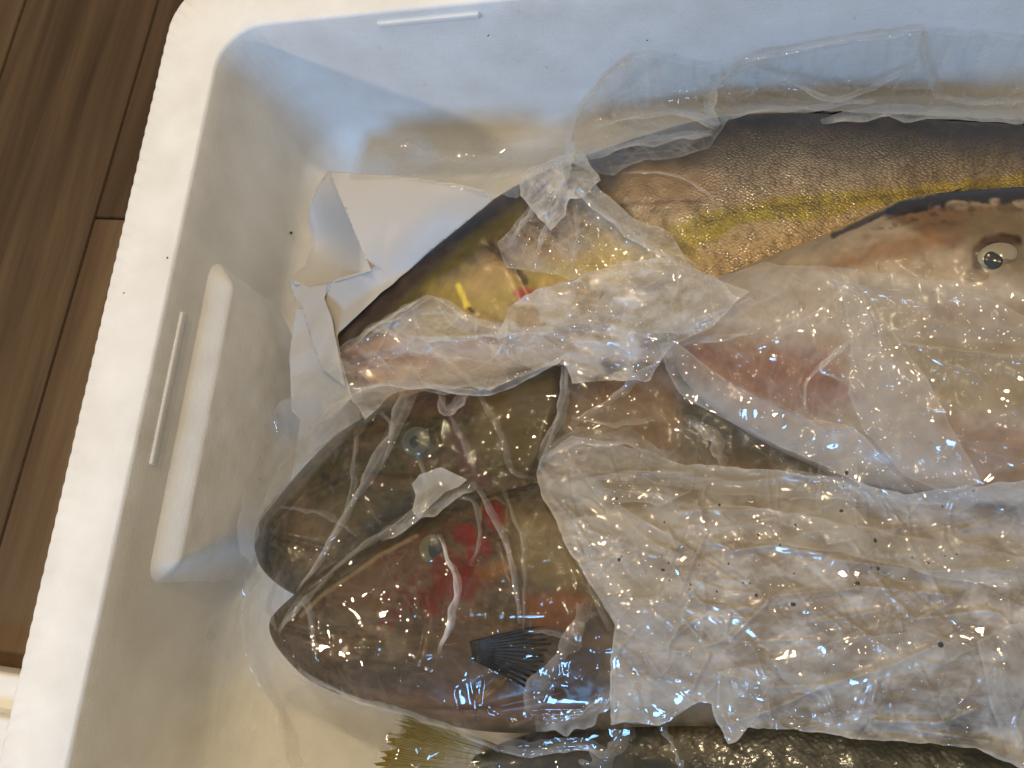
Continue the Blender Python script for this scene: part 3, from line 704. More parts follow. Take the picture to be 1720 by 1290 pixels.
def eye(parent, cx, cy, r, iris, pr, dx=0, dy=0, ry=1., lift=.0, rot=0.):
    z = top_z(cx, cy) - .0012 + lift
    e = dome('eye', cx, cy, r, z - .0004, .0024, iris, parent, ry=ry, rot=rot)
    p = dome('pupil', cx + dx, cy + dy, pr, z + .0014, .0008, PUPIL, None, ry=1.1); p.parent = e; p.matrix_parent_inverse = e.matrix_parent_inverse.copy()
    p.parent = e; p.matrix_parent_inverse = (e.matrix_world if False else Matrix.Identity(4))
    k = dome('cornea', cx, cy, r * 1.03, z, .0034, WATER, None, ry=ry, rot=rot); k.parent = e
    return e
eye(fish_red, 725, 922, 21, IRIS_G, 14, 5, -1, 1.1)
eye(fish_olive, 700, 742, 25, IRIS_D, 10, -3, 0, .95)
eye(fish_pale, 1675, 430, 35, IRIS_W, 17, -6, 6, .74, rot=.3)

FINM = plain_mat('fin_blue_black', tuple(srgb(10, 14, 20)), .5, .25, .1)
FINMEM = plain_mat('fin_membrane', tuple(srgb(120, 98, 78)), .35, .5, .4)
FINYEL = plain_mat('fin_olive_yellow', tuple(srgb(126, 108, 34)), .35, .5, .4)
FINDARK = plain_mat('fin_dark', tuple(srgb(30, 26, 22)), .35, .5, .4)
def fin(parent, name, base0, base1, tip0, tip1, nr, z0, mat, mem, r0=.0011, r1=.0004, lift=.004, jit=.05, curve=0.):
    fn_ = empty(name, tuple(P(*((np.array(base0) + base1) / 2), z0))); attach(fn_, parent)
    fn_.matrix_parent_inverse = Matrix.Translation(parent.location).inverted()
    rays = []
    for k in range(nr):
        u = k / (nr - 1); b = np.array(base0) * (1 - u) + np.array(base1) * u
        t = np.array(tip0) * (1 - u) + np.array(tip1) * u
        ctr = (np.array(base0) + base1) / 2
        bulge = 1 + .12 * math.sin(math.pi * u) + random.uniform(-jit, jit)
        t = ctr + (t - ctr) * bulge
        q = np.linspace(0, 1, 8)[:, None]; line = b + (t - b) * q; line[:, 1] += curve * (q[:, 0] ** 2)
        zz = z0 + lift * np.sin(q[:, 0] * math.pi * .7)
        rays.append(P(line[:, 0], line[:, 1], zz))
        o = tube('fin_ray', rays[-1], np.linspace(r0, r1, 8), mat, None, 5)
        o.parent = fn_; o.matrix_parent_inverse = Matrix.Translation(fn_.location).inverted() @ Matrix.Identity(4)
    R = np.array(rays) - np.array([0, 0, .0006]); o = mesh_obj('fin_membrane', R.reshape(-1, 3), grid_faces(nr, 8), mem)
    o.parent = fn_; o.matrix_parent_inverse = Matrix.Translation(fn_.location).inverted()
    hm_add(R.reshape(-1, 3))
    return fn_
zf = top_z(800, 1090)
FINCLR = film_mat('fin_clear', tint=(.80, .76, .70))
fin(fish_red, 'pectoral_fin', (790, 1080), (796, 1106), (926, 1044), (884, 1150), 13, zf + .0012, FINM, FINCLR, .0014, .0007, .0012, jit=.07, curve=4)
fin(fish_front, 'tail_fin', (860, 1262), (850, 1310), (700, 1206), (640, 1330), 44, .082, FINYEL, FINYEL, .0008, .0003, .005, jit=.1, curve=-8)
fin(fish_front, 'tail_fin', (880, 1268), (870, 1300), (700, 1222), (820, 1400), 14, 0.076, FINDARK, FINYEL, .0011, .0005, .002)
fin(fish_back, 'tail_fin', (2225, 345), (2225, 385), (2330, 270), (2320, 460), 14, 0.082, FINDARK, FINYEL, .001, .0004, .002)
fin(fish_pale, 'tail_fin', (2215, 540), (2215, 572), (2310, 490), (2310, 640), 14, .10, FINDARK, FINMEM, .001, .0004, .002)
fin(fish_red, 'tail_fin', (2075, 960), (2075, 1000), (2180, 920), (2170, 1060), 14, .10, FINDARK, FINMEM, .001, .0004, .002)
fin(fish_olive, 'tail_fin', (2095, 872), (2095, 910), (2210, 820), (2200, 960), 14, .09, FINDARK, FINMEM, .001, .0004, .002)
fin(fish_back, 'dorsal_fin', (1290, 203), (1720, 222), (1380, 185), (1900, 214), 16, 0.082, FINDARK, FINDARK, .001, .0004, .002)
fin(fish_pale, 'dorsal_fin', (1575, 334), (1900, 342), (1620, 318), (2010, 322), 14, 0.114, FINDARK, FINDARK, .001, .0004, .002)

# ------------------------------------------------------------------ paper sheet
def paper_mat():
    m, nt, out = new_mat('waxed_paper')
    di = N(nt, 'ShaderNodeBsdfPrincipled'); di.inputs['Base Color'].default_value = (.62, .59, .55, 1); di.inputs['Roughness'].default_value = .42
    tl = N(nt, 'ShaderNodeBsdfTranslucent'); tl.inputs[0].default_value = (.66, .63, .58, 1)
    tr = N(nt, 'ShaderNodeBsdfTransparent')
    a = N(nt, 'ShaderNodeMixShader'); a.inputs[0].default_value = .25; L(nt, di.outputs[0], a.inputs[1]); L(nt, tl.outputs[0], a.inputs[2])
    b = N(nt, 'ShaderNodeMixShader'); b.inputs[0].default_value = .06; L(nt, a.outputs[0], b.inputs[1]); L(nt, tr.outputs[0], b.inputs[2])
    tc = N(nt, 'ShaderNodeTexCoord'); no = N(nt, 'ShaderNodeTexNoise'); no.inputs['Scale'].default_value = 45; no.inputs['Detail'].default_value = 4
    L(nt, tc.outputs['Object'], no.inputs['Vector'])
    bp = N(nt, 'ShaderNodeBump'); bp.inputs['Strength'].default_value = .25; bp.inputs['Distance'].default_value = .002
    L(nt, no.outputs[0], bp.inputs['Height']); L(nt, bp.outputs[0], di.inputs['Normal'])
    L(nt, b.outputs[0], out.inputs[0]); return m
PAPER = paper_mat()

ZV = visible_z()
def rcreases(n, box_, l0, l1, adeg, spread, hgt, wd, seed):
    r_ = np.random.default_rng(seed); out = []
    for _ in range(n):
        x = r_.uniform(box_[0], box_[2]); y = r_.uniform(box_[1], box_[3]); a = math.radians(adeg + r_.normal(0, spread)); Ls = l0 + (l1 - l0) * r_.random() ** 2
        p = [(x, y)]
        for k in range(r_.integers(1, 4)):
            a += r_.normal(0, .22); p.append((p[-1][0] + math.cos(a) * Ls / 2, p[-1][1] + math.sin(a) * Ls / 2))
        out.append((p, hgt * r_.uniform(.4, 1.3) * (1 if r_.random() < .7 else -1), wd * r_.uniform(.6, 1.5)))
    return out
def sheet(name, poly, step, zfun, mat, haze=None, thick=0., parent=None, tent=6., off=.0012, crump=(), creases=(), sk=.03, hug=True, zcap=None, rim_lift=0., edge_haze=.0, wob=3., update=True, smooth_poly=0):
    """a thin film or paper sheet whose outline is poly, draped over what is already in the box"""
    global ZV
    poly = np.array(poly, float)
    # ragged edge
    if smooth_poly: poly = crom(np.concatenate([poly, poly[:1]]), smooth_poly)[:-1]
    else:
        seg = []
        for k in range(len(poly)):
            a, b = poly[k], poly[(k + 1) % len(poly)]; m = max(2, int(np.hypot(*(b - a)) / 8))
            seg.append(a + (b - a) * np.linspace(0, 1, m, endpoint=False)[:, None])
        poly = np.concatenate(seg)
    poly = poly + (np.stack([fbm(poly[:, 0] / 30, poly[:, 1] / 30, 77), fbm(poly[:, 0] / 30 + 50, poly[:, 1] / 30, 78)], -1) - .5) * 2 * wob
    x0, y0 = poly.min(0) - step; x1, y1 = poly.max(0) + step
    xs = np.arange(x0, x1 + step, step); ys = np.arange(y0, y1 + step, step)
    X, Y = np.meshgrid(xs, ys); n, m = X.shape
    ins = inside(X, Y, poly)
    keep = ins.copy(); nb = maxf(ins.astype(float), 1) > 0
    ring = nb & ~ins
    # snap the outer ring to the outline
    if ring.any():
        rx, ry = X[ring], Y[ring]; best = np.full(rx.shape, 1e9); bx = rx.copy(); by = ry.copy()
        for k in range(len(poly)):
            a = poly[k]; b = poly[(k + 1) % len(poly)]; d = b - a; Ld = d @ d + 1e-9
            t = np.clip(((rx - a[0]) * d[0] + (ry - a[1]) * d[1]) / Ld, 0, 1); qx = a[0] + t * d[0]; qy = a[1] + t * d[1]
            dd = np.hypot(rx - qx, ry - qy); u = dd < best; best[u] = dd[u]; bx[u] = qx[u]; by[u] = qy[u]
        X[ring] = bx; Y[ring] = by
    S = blur2(maxf(ZV, max(1, int(tent * .5))), tent)
    zv = samp(ZV, X, Y); z = samp(S, X, Y) if tent > 0 else zv.copy()
    if zfun is not None: z = zfun(X, Y, z)
    w = P(X, Y, z); cx, cy = w[..., 0], w[..., 1]
    edge = seg_dist(X, Y, poly, True)
    cr = np.zeros(X.shape); sharp = np.zeros(X.shape)
    for lam, amp, seed, adeg, spread in crump:
        r_ = np.random.default_rng(seed)
        for q in range(4):
            a = math.radians(adeg + r_.uniform(-spread, spread)); la = lam * r_.uniform(.6, 1.5) / 1000
            wx = cx + .35 * la * (fbm(cx / la * .7, cy / la * .7, seed + q) - .5) * 2
            wy = cy + .35 * la * (fbm(cx / la * .7 + 9, cy / la * .7, seed + q + 40) - .5) * 2
            ph = (wx * -math.sin(a) + wy * math.cos(a)) / la + r_.uniform(0, 1)
            tri = np.abs((ph % 1) - .5) * 2
            mod = sm(.45, .75, fbm(cx / la * .45 + 3 * q, cy / la * .45, seed + 90 + q))
            cr += amp / 1000 * tri * mod
            sharp += (1 - sm(0, .09, np.minimum(tri, 1 - tri))) * mod
    for pts, hgt, wd in creases:
        q = np.array(pts); i0 = max(0, int((q[:, 0].min() - wd - x0) / step) - 1); i1 = int((q[:, 0].max() + wd - x0) / step) + 3
        j0 = max(0, int((q[:, 1].min() - wd - y0) / step) - 1); j1 = int((q[:, 1].max() + wd - y0) / step) + 3
        if i1 <= 0 or j1 <= 0 or i0 >= m or j0 >= n: continue
        sl = (slice(j0, j1), slice(i0, i1)); d = seg_dist(X[sl], Y[sl], pts)
        cr[sl] += hgt * .6 * np.clip(1 - np.sqrt(d * d + 1.6) / wd, 0, 1) ** 1.2; sharp[sl] += (1 - sm(0, 2.2, d)) * (1.2 if abs(hgt) > .0025 else .6)
    z = z + off + cr
    z = np.maximum(z, zv + .0007)
    if rim_lift: z = z + rim_lift * (1 - sm(0, 14, edge))
    if zcap is not None: z = np.minimum(z, zcap)
    w = P(X, Y, z)
    hz = np.zeros(X.shape) if haze is None else haze(X, Y)
    hz = np.clip(hz * (1 + .0 * sharp) + np.minimum(sharp, 2.) * sk + edge_haze * (1 - sm(0, 5, edge)), 0, .97)
    cell = nb[:-1, :-1] & nb[1:, :-1] & nb[:-1, 1:] & nb[1:, 1:] & (ins[:-1, :-1] | ins[1:, :-1] | ins[:-1, 1:] | ins[1:, 1:])
    idx = np.arange(n * m).reshape(n, m)
    f = np.stack([idx[:-1, :-1][cell], idx[1:, :-1][cell], idx[1:, 1:][cell], idx[:-1, 1:][cell]], -1)
    used = np.unique(f); mp = np.full(n * m, -1); mp[used] = np.arange(len(used)); f = mp[f]
    V = w.reshape(-1, 3)[used]
    o = mesh_obj(name, V, f, mat, attrs={'haze': hz.reshape(-1)[used]})
    if thick:
        md = o.modifiers.new('thickness', 'SOLIDIFY'); md.thickness = thick; md.offset = 0
    if parent: attach(o, parent)
    if update:
        g = inside(GXX, GYY, poly)
        zi = np.clip(np.round((GXX - x0) / step).astype(int), 0, m - 1); yi_ = np.clip(np.round((GYY - y0) / step).astype(int), 0, n - 1)
        ZV = np.where(g, np.maximum(ZV, z[yi_, zi]), ZV)
    return o

paper = empty('paper_sheet', tuple(P(600, 450, FLOOR_IN)))
tag(paper, 'crumpled white waxed paper with a folded corner, beside the golden fish head', 'paper')
sheet('main_sheet', [(552, 288), (640, 293), (760, 307), (815, 318), (828, 336), (780, 376), (720, 425), (640, 492), (590, 540), (566, 562), (572, 600), (592, 668), (560, 700), (520, 720), (490, 690), (486, 600), (496, 520), (545, 500), (560, 470), (620, 452), (600, 400)],
      4, lambda X, Y, z: np.maximum(z, .075 + .045 * sm(560, 300, Y)) + .006 * np.sin(X / 70 + Y / 90), PAPER, thick=.0003, parent=paper, tent=12, crump=((60, 2.0, 5, 40, 50),), wob=1.5, haze=None)
sheet('folded_corner', [(551, 287), (575, 335), (600, 398), (624, 455), (570, 472), (520, 482), (495, 478), (487, 466), (512, 446), (526, 404), (520, 380), (519, 352), (534, 312)],
      4, lambda X, Y, z: z + .003 + .010 * sm(600, 500, X), PAPER, thick=.0003, parent=paper, tent=8, wob=1.0)
sheet('twisted_strip', [(487, 468), (520, 482), (548, 478), (545, 500), (556, 530), (570, 600), (580, 650), (540, 620), (520, 560), (508, 515), (494, 498)],
      4, lambda X, Y, z: z + .002, PAPER, thick=.0003, parent=paper, tent=6, wob=1.5, crump=((22, 2., 8, 80, 30),))

# ------------------------------------------------------------------ plastic films
def hz_noise(lo, hi, sx, sy, seed, a=.35, b=.68, rot=0.):
    def f(X, Y):
        c, s = math.cos(rot), math.sin(rot); U = X * c + Y * s; V_ = -X * s + Y * c
        return lo + (hi - lo) * sm(a, b, fbm(U / sx, V_ / sy, seed, 5))
    return f
def add_poly(X, Y, pts, soft): return sm(-soft, soft, sdist(X, Y, pts))

# 1. clear film over the two heads at lower left
head_film = empty('head_film', tuple(P(620, 950, FLOOR_IN)))
tag(head_film, 'clear wet plastic film stretched over the two fish heads at lower left', 'plastic film', 'plastic films wrapped round the fish')
CR1 = [([(690, 655), (640, 760), (560, 900), (505, 985)], .004, 10), ([(590, 720), (520, 800), (445, 880), (430, 960)], .004, 12), ([(560, 610), (470, 680), (430, 760)], .003, 12),
       ([(740, 830), (650, 890), (560, 960), (500, 1005)], .003, 8), ([(755, 690), (790, 790), (830, 860), (870, 1000)], .003, 8), ([(730, 900), (765, 970), (760, 1020), (735, 1100)], .004, 9),
       ([(590, 660), (480, 690), (410, 700)], .003, 9), ([(440, 1180), (475, 1225)], .004, 8), ([(470, 1055), (520, 1005), (530, 1110)], .003, 6), ([(900, 820), (960, 960), (1010, 1060)], .003, 9),
       ([(860, 1215), (900, 1200), (980, 1200), (1020, 1165)], .004, 7), ([(620, 1180), (730, 1225), (830, 1285)], .004, 9), ([(640, 680), (600, 740), (600, 830)], .003, 7),
       ([(600, 820), (640, 880)], .003, 6), ([(690, 780), (700, 860)], .003, 6)]
def hz1(X, Y):
    h = hz_noise(.0, .03, 60, 40, 301)(X, Y) + .16 * add_poly(X, Y, [(590, 640), (690, 650), (600, 710), (520, 790), (445, 870), (430, 960), (400, 900), (400, 760), (430, 690)], 16)
    h += .07 * (1 - sm(0, 40, np.abs(X - 450 + (Y - 900) * .1))) * (Y > 980)
    return h
sheet('film', [(600, 640), (700, 645), (820, 640), (950, 600), (1000, 640), (1040, 800), (1060, 1000), (1060, 1310), (620, 1330), (330, 1340), (330, 1180), (345, 1050), (395, 960), (385, 860), (410, 760), (420, 700), (470, 650), (545, 600)],
      2, None, FILM, haze=hz1, parent=head_film, tent=5, off=.0015, crump=((55, 1.5, 11, 60, 50), (24, 1.0, 12, 40, 80)), creases=CR1 + rcreases(120, (400, 640, 1050, 1290), 40, 200, 120, 40, .0016, 6, 1) + rcreases(90, (440, 660, 1000, 1200), 14, 46, 100, 60, .0018, 4.5, 31), wob=8)
def strip(parent, pts, widths, hz, seed=1, off=.001, mat=None, crump=((14, 1.0, 71, 0, 90), (7, .5, 72, 0, 90)), name='film_fold'):
    p = crom(pts, 28); t = np.gradient(p, axis=0); t /= np.linalg.norm(t, axis=1)[:, None]; nn = np.stack([-t[:, 1], t[:, 0]], -1)
    r_ = np.random.default_rng(seed + 900)
    wd = np.interp(np.linspace(0, 1, 28), np.linspace(0, 1, len(widths)), widths)[:, None] / 2
    wa = wd * (.35 + 1.3 * vnoise(np.arange(28) * .35, np.zeros(28), seed)[:, None]); wb = wd * (.35 + 1.3 * vnoise(np.arange(28) * .35, np.ones(28), seed + 5)[:, None])
    a_, b_ = p + nn * wa, p - nn * wb; W0 = float(np.mean(widths))
    def hzf(X, Y):
        da = seg_dist(X, Y, a_); dc = seg_dist(X, Y, p)
        h = hz * (.30 + 1.0 * np.exp(-(da / (W0 * .28 + 1)) ** 2) + .5 * np.exp(-(dc / (W0 * .18 + 1)) ** 2))
        return h * (.45 + 1.1 * fbm(X / 15, Y / 15, seed + 60, 4)) * (.15 + .85 * sm(2, 30, np.minimum(np.hypot(X - p[0, 0], Y - p[0, 1]), np.hypot(X - p[-1, 0], Y - p[-1, 1]))))
    return sheet(name, np.concatenate([a_, b_[::-1]]), 2, None, mat or MILKY, haze=hzf, parent=parent, tent=2, off=off, crump=crump, creases=[(p[3:-3:6].tolist(), .0022 if W0 > 9 else .0009, max(3, W0 * .3))], wob=3, edge_haze=.03)
strip(head_film, [(690, 652), (672, 700), (640, 765), (600, 830), (545, 925), (500, 992)], [22, 20, 16, 10, 7], .22, 1)
strip(head_film, [(735, 655), (752, 690), (776, 668), (800, 650)], [12, 16, 10], .26, 2)
strip(head_film, [(640, 905), (700, 868), (760, 835), (800, 815)], [16, 24, 22, 10], .34, 3)
strip(head_film, [(736, 898), (752, 935), (768, 980), (764, 1020), (752, 1060), (738, 1098)], [6, 8, 13, 13, 12, 8], .5, 4)
strip(head_film, [(796, 812), (826, 862), (856, 930), (868, 1000), (872, 1050)], [8, 9, 9, 7, 6], .24, 5)
strip(head_film, [(985, 1020), (950, 1085), (915, 1150), (885, 1205)], [34, 42, 40, 34], .17, 6)
strip(head_film, [(468, 1062), (492, 1025), (512, 1005), (525, 1050), (533, 1112)], [10, 12, 12, 9, 5], .14, 7)
strip(head_film, [(900, 1225), (960, 1210), (1010, 1185), (1030, 1165)], [20, 36, 30, 22], .30, 8)
strip(head_film, [(830, 1250), (900, 1262), (960, 1250), (1020, 1265)], [18, 26, 20, 14], .26, 18)
sheet('film_fold', [(690, 812), (704, 796), (742, 786), (784, 806), (770, 818), (748, 826), (722, 850), (704, 872), (692, 858), (698, 830)], 2.5, None, MILKY, haze=hz_noise(.42, .6, 30, 30, 9), parent=head_film, tent=2, off=.002, wob=3)
strip(head_film, [(1110, 1215), (1130, 1250), (1150, 1300)], [14, 10, 8], .22, 10)
strip(head_film, [(1060, 1220), (1030, 1262), (990, 1300)], [30, 40, 44], .16, 12)

sheet('film_fold', [(592, 655), (565, 615), (520, 640), (470, 676), (430, 735), (408, 830), (398, 930), (425, 950), (440, 870), (470, 820), (530, 755), (606, 706)], 2.5, None, MILKY, haze=hz_noise(.08, .26, 40, 70, 14), parent=head_film, tent=4, off=.002, crump=((30, 1.4, 75, 115, 30), (13, .8, 76, 100, 40)), wob=8, edge_haze=.03)
strip(head_film, [(425, 960), (412, 1040), (430, 1120), (470, 1200), (500, 1290)], [26, 18, 14, 20, 26], .12, 15)
strip(head_film, [(640, 640), (560, 690), (490, 770), (440, 860)], [10, 16, 14, 8], .16, 16)
for k_, (pp, w_, h_) in enumerate([([(600, 722), (592, 800), (578, 880)], [4, 7, 4], .20), ([(755, 692), (778, 740), (800, 800)], [5, 7, 4], .20), ([(742, 822), (660, 884), (600, 925), (520, 992)], [4, 6, 6, 4], .26),
        ([(846, 822), (880, 925), (878, 1060)], [4, 6, 4], .22), ([(935, 880), (985, 962), (1024, 1060)], [5, 9, 5], .22), ([(560, 962), (515, 1008), (466, 1062)], [4, 6, 4], .22), ([(500, 1122), (570, 1162), (660, 1192), (760, 1222), (840, 1262)], [4, 6, 7, 7, 5], .34),
        ([(900, 1212), (960, 1200), (1026, 1166)], [5, 8, 5], .30), ([(470, 850), (540, 862), (600, 900)], [4, 6, 4], .14), ([(800, 660), (840, 720), (860, 790), (900, 806)], [4, 7, 6, 4], .16), ([(700, 760), (720, 830), (690, 880)], [4, 8, 4], .26),
        ([(760, 830), (800, 850), (806, 905), (790, 950)], [4, 6, 5, 3], .26), ([(640, 690), (660, 720), (640, 790)], [4, 6, 4], .20), ([(600, 655), (690, 648), (760, 652), (830, 640)], [5, 9, 8, 5], .30), ([(446, 1150), (470, 1190), (486, 1240)], [4, 7, 4], .26), ([(470, 960), (452, 1010), (462, 1060)], [4, 6, 4], .2), ([(880, 1060), (930, 1062), (970, 1085)], [3, 6, 3], .28)]):
    strip(head_film, pp, [q * 1.5 for q in w_], h_ * .5, 100 + k_, off=.0008)
# 2. whitish crumpled strip across the golden fish head
band = empty('film_band', tuple(P(760, 600, .09)))
tag(band, 'whitish crumpled film band lying across the golden fish head', 'plastic film', 'plastic films wrapped round the fish')
CRB = [([(640, 542), (668, 536)], .004, 10), ([(625, 548), (645, 560)], .004, 8), ([(580, 590), (660, 540), (720, 500), (745, 505)], .003, 9), ([(690, 565), (750, 568), (840, 562)], .004, 9),
       ([(590, 650), (690, 640), (760, 650), (820, 655), (900, 620), (1000, 570)], .004, 12), ([(660, 530), (640, 580), (595, 650)], .003, 8), ([(740, 505), (790, 545), (860, 552), (1000, 545)], .004, 10),
       ([(800, 535), (800, 570)], .003, 7), ([(850, 570), (830, 600), (800, 620)], .003, 8), ([(900, 560), (960, 600)], .003, 8)]
sheet('film', [(566, 588), (590, 570), (640, 542), (690, 510), (715, 494), (735, 498), (760, 510), (800, 536), (850, 548), (940, 545), (1000, 520), (1080, 500), (1130, 520), (1110, 560), (1040, 580), (1000, 585), (960, 598), (905, 622), (860, 640), (822, 656), (790, 650), (752, 652), (700, 646), (650, 668), (612, 705), (588, 668), (570, 620)],
      2, None, MILKY, haze=lambda X, Y: hz_noise(.16, .46, 60, 26, 401, rot=.15)(X, Y) - .10 * sm(700, 590, X), parent=band, tent=4, off=.003, crump=((40, 2.2, 21, 10, 60), (18, 1.3, 22, -10, 70)), sk=.13, creases=CRB + rcreases(150, (570, 500, 1120, 700), 30, 150, 5, 35, .0017, 5.5, 2), wob=5, edge_haze=.12)

strip(band, [(590, 578), (650, 535), (712, 497)], [8, 10, 6], .3, 81, off=.003); strip(band, [(690, 566), (760, 568), (850, 560), (930, 556)], [6, 12, 10, 6], .3, 82, off=.003)
strip(band, [(592, 660), (650, 644), (740, 650), (822, 655), (900, 622), (1000, 572)], [8, 14, 12, 14, 10, 8], .36, 83, off=.003); strip(band, [(745, 506), (800, 540), (880, 552), (1000, 535)], [6, 12, 12, 10], .32, 84, off=.003)
strip(band, [(1000, 540), (1050, 500), (1110, 470), (1160, 450)], [20, 26, 22, 10], .34, 85, off=.003); strip(band, [(980, 545), (1040, 555), (1110, 548), (1170, 520)], [14, 24, 20, 10], .34, 86, off=.003)
wall_film = empty('wall_film', tuple(P(780, 270, .06)))
tag(wall_film, 'clear film lying in the corner behind the white paper', 'plastic film', 'plastic films wrapped round the fish')
sheet('film', [(588, 300), (600, 262), (640, 236), (720, 232), (800, 240), (880, 236), (950, 222), (960, 260), (930, 300), (870, 330), (820, 330), (740, 310), (640, 300)], 2.5, lambda X, Y, z: z + .012 * sm(300, 240, Y), FILM, haze=hz_noise(.02, .10, 40, 30, 951), parent=wall_film, tent=6, off=.003, crump=((36, 2.4, 95, 70, 60), (16, 1.2, 96, 20, 80)), creases=rcreases(70, (580, 225, 960, 330), 15, 70, 70, 50, .0014, 5, 12), sk=.10, wob=6, edge_haze=.06)
# 3. film gathered into a knot over the golden fish and spreading to its side
knot = empty('film_knot', tuple(P(930, 300, .1)))
tag(knot, 'twisted pale knot of gathered film on top of the golden fish', 'film knot', 'plastic films wrapped round the fish')
CRK = [([(945, 300), (1000, 350), (1060, 400), (1140, 440)], .005, 12), ([(970, 320), (1030, 370), (1100, 400)], .004, 10), ([(930, 320), (920, 380), (900, 440)], .004, 10), ([(925, 320), (880, 380), (850, 420)], .004, 9), ([(950, 310), (1000, 300), (1060, 290), (1180, 300)], .003, 9), ([(945, 330), (965, 400), (960, 450)], .003, 10)]
sheet('film_skirt', [(900, 330), (940, 285), (985, 290), (1010, 320), (1060, 360), (1130, 395), (1165, 440), (1180, 470), (1120, 470), (1040, 460), (960, 470), (900, 455), (850, 450), (835, 410), (870, 370)],
      2.5, None, MILKY, haze=lambda X, Y: hz_noise(.06, .24, 50, 30, 501, rot=.7)(X, Y) + .22 * add_poly(X, Y, [(940, 290), (990, 290), (1170, 420), (1160, 450), (1060, 430)], 26), parent=knot, tent=4, off=.002, crump=((30, 1.8, 31, 45, 40), (13, 1.0, 32, 60, 60)), sk=.10, creases=CRK + rcreases(150, (850, 290, 1180, 470), 15, 80, 45, 40, .0013, 5, 3), wob=6, edge_haze=.08)
sheet('gathered_tuft', [(874, 300), (890, 284), (906, 276), (930, 262), (960, 252), (982, 250), (990, 275), (1010, 300), (985, 330), (960, 330), (945, 360), (925, 385), (905, 365), (890, 340), (878, 325)],
      2, lambda X, Y, z: z + .010 * np.exp(-(((X - 935) / 45) ** 2 + ((Y - 305) / 40) ** 2)), MILKY, sk=.15, haze=hz_noise(.30, .75, 26, 26, 511), parent=knot, tent=4, off=.002, crump=((18, 4.5, 41, 60, 80), (9, 2.6, 42, 0, 90)), creases=rcreases(40, (874, 250, 1010, 390), 10, 50, 70, 60, .003, 5, 9), wob=8, edge_haze=.15)

# 4. clear film standing up between the golden fish and the back wall
back_film = empty('back_film', tuple(P(1350, 180, .09)))
tag(back_film, 'clear film edge standing up against the blue lit back wall', 'plastic film', 'plastic films wrapped round the fish')
CRD = [([(950, 235), (975, 185), (1005, 140), (1060, 97)], .004, 10), ([(1200, 210), (1205, 150), (1240, 110), (1290, 95)], .005, 12), ([(1200, 210), (1150, 190), (1080, 190), (1000, 215)], .005, 12), ([(1250, 120), (1330, 140), (1400, 165), (1480, 140), (1540, 110)], .004, 9),
       ([(1260, 100), (1400, 70), (1540, 52)], .003, 9), ([(1540, 50), (1560, 120), (1580, 165)], .004, 10), ([(1200, 210), (1280, 185), (1380, 205)], .005, 10), ([(1380, 205), (1480, 190), (1600, 188), (1720, 200)], .006, 10),
       ([(1360, 115), (1365, 90)], .003, 7), ([(1500, 150), (1560, 148)], .003, 8), ([(1000, 260), (1100, 235), (1190, 225)], .004, 8), ([(1040, 230), (1090, 205)], .004, 7), ([(1580, 160), (1650, 175), (1730, 170)], .004, 9), ([(960, 250), (1050, 250), (1120, 210)], .003, 7)]
def hz4(X, Y):
    h = hz_noise(.0, .07, 70, 40, 601)(X, Y)
    h += .08 * add_poly(X, Y, [(985, 190), (1060, 170), (1200, 190), (1180, 240), (1060, 245), (960, 245)], 18)
    h += .09 * add_poly(X, Y, [(1380, 165), (1720, 155), (2000, 170), (2000, 215), (1720, 205), (1400, 205)], 14)
    return h
sheet('film', [(948, 262), (950, 232), (965, 200), (985, 160), (1010, 130), (1045, 103), (1080, 95), (1120, 104), (1180, 112), (1240, 100), (1330, 82), (1430, 68), (1545, 50), (1640, 62), (1750, 70), (2000, 90), (2000, 228), (1720, 206), (1600, 198), (1500, 192), (1380, 188), (1290, 184), (1225, 196), (1190, 250), (1150, 262), (1080, 268), (1030, 292), (990, 290)],
      2, None, FILM, haze=hz4, parent=back_film, tent=5, off=.003, crump=((60, 2.4, 51, 20, 60), (26, 1.4, 52, 60, 80)), sk=.15, creases=CRD + rcreases(220, (950, 60, 1800, 290), 25, 140, 10, 40, .0016, 5, 4), wob=6, edge_haze=.10)

for k_, (pp, w_, h_) in enumerate([([(952, 240), (968, 192), (1005, 142), (1060, 98)], [6, 10, 8], .30), ([(1200, 212), (1192, 170), (1206, 140), (1250, 108)], [14, 18, 10], .30), ([(1000, 214), (1080, 192), (1150, 190), (1204, 212)], [8, 16, 10], .30),
        ([(1210, 200), (1290, 184), (1380, 178), (1470, 168)], [6, 12, 8], .26), ([(1250, 118), (1330, 140), (1410, 166), (1480, 140), (1540, 112)], [8, 12, 8], .26), ([(1250, 104), (1400, 72), (1545, 54)], [5, 8, 5], .24), ([(1545, 52), (1556, 110), (1576, 168)], [10, 24, 10], .24),
        ([(1380, 206), (1440, 196), (1560, 188), (1720, 196)], [16, 22, 20, 16], .32), ([(1570, 160), (1640, 172), (1740, 166)], [10, 14, 10], .26), ([(990, 262), (1060, 244), (1130, 232), (1196, 224)], [10, 14, 8], .22), ([(1046, 290), (1120, 292), (1180, 318), (1206, 350)], [4, 6, 5], .20)]):
    strip(back_film, pp, w_, h_, 40 + k_, off=.002)
for k_, (pp, w_, h_) in enumerate([([(948, 300), (958, 262), (960, 236)], [14, 12, 9], .4), ([(960, 310), (1010, 352), (1070, 400), (1150, 446)], [14, 16, 10, 6], .34), ([(950, 320), (925, 372), (900, 430)], [10, 14, 6], .30), ([(930, 320), (890, 360), (856, 410)], [8, 10, 5], .30), ([(966, 340), (972, 400), (962, 450)], [8, 10, 6], .24)]):
    strip(knot, pp, w_, h_, 60 + k_, off=.003)
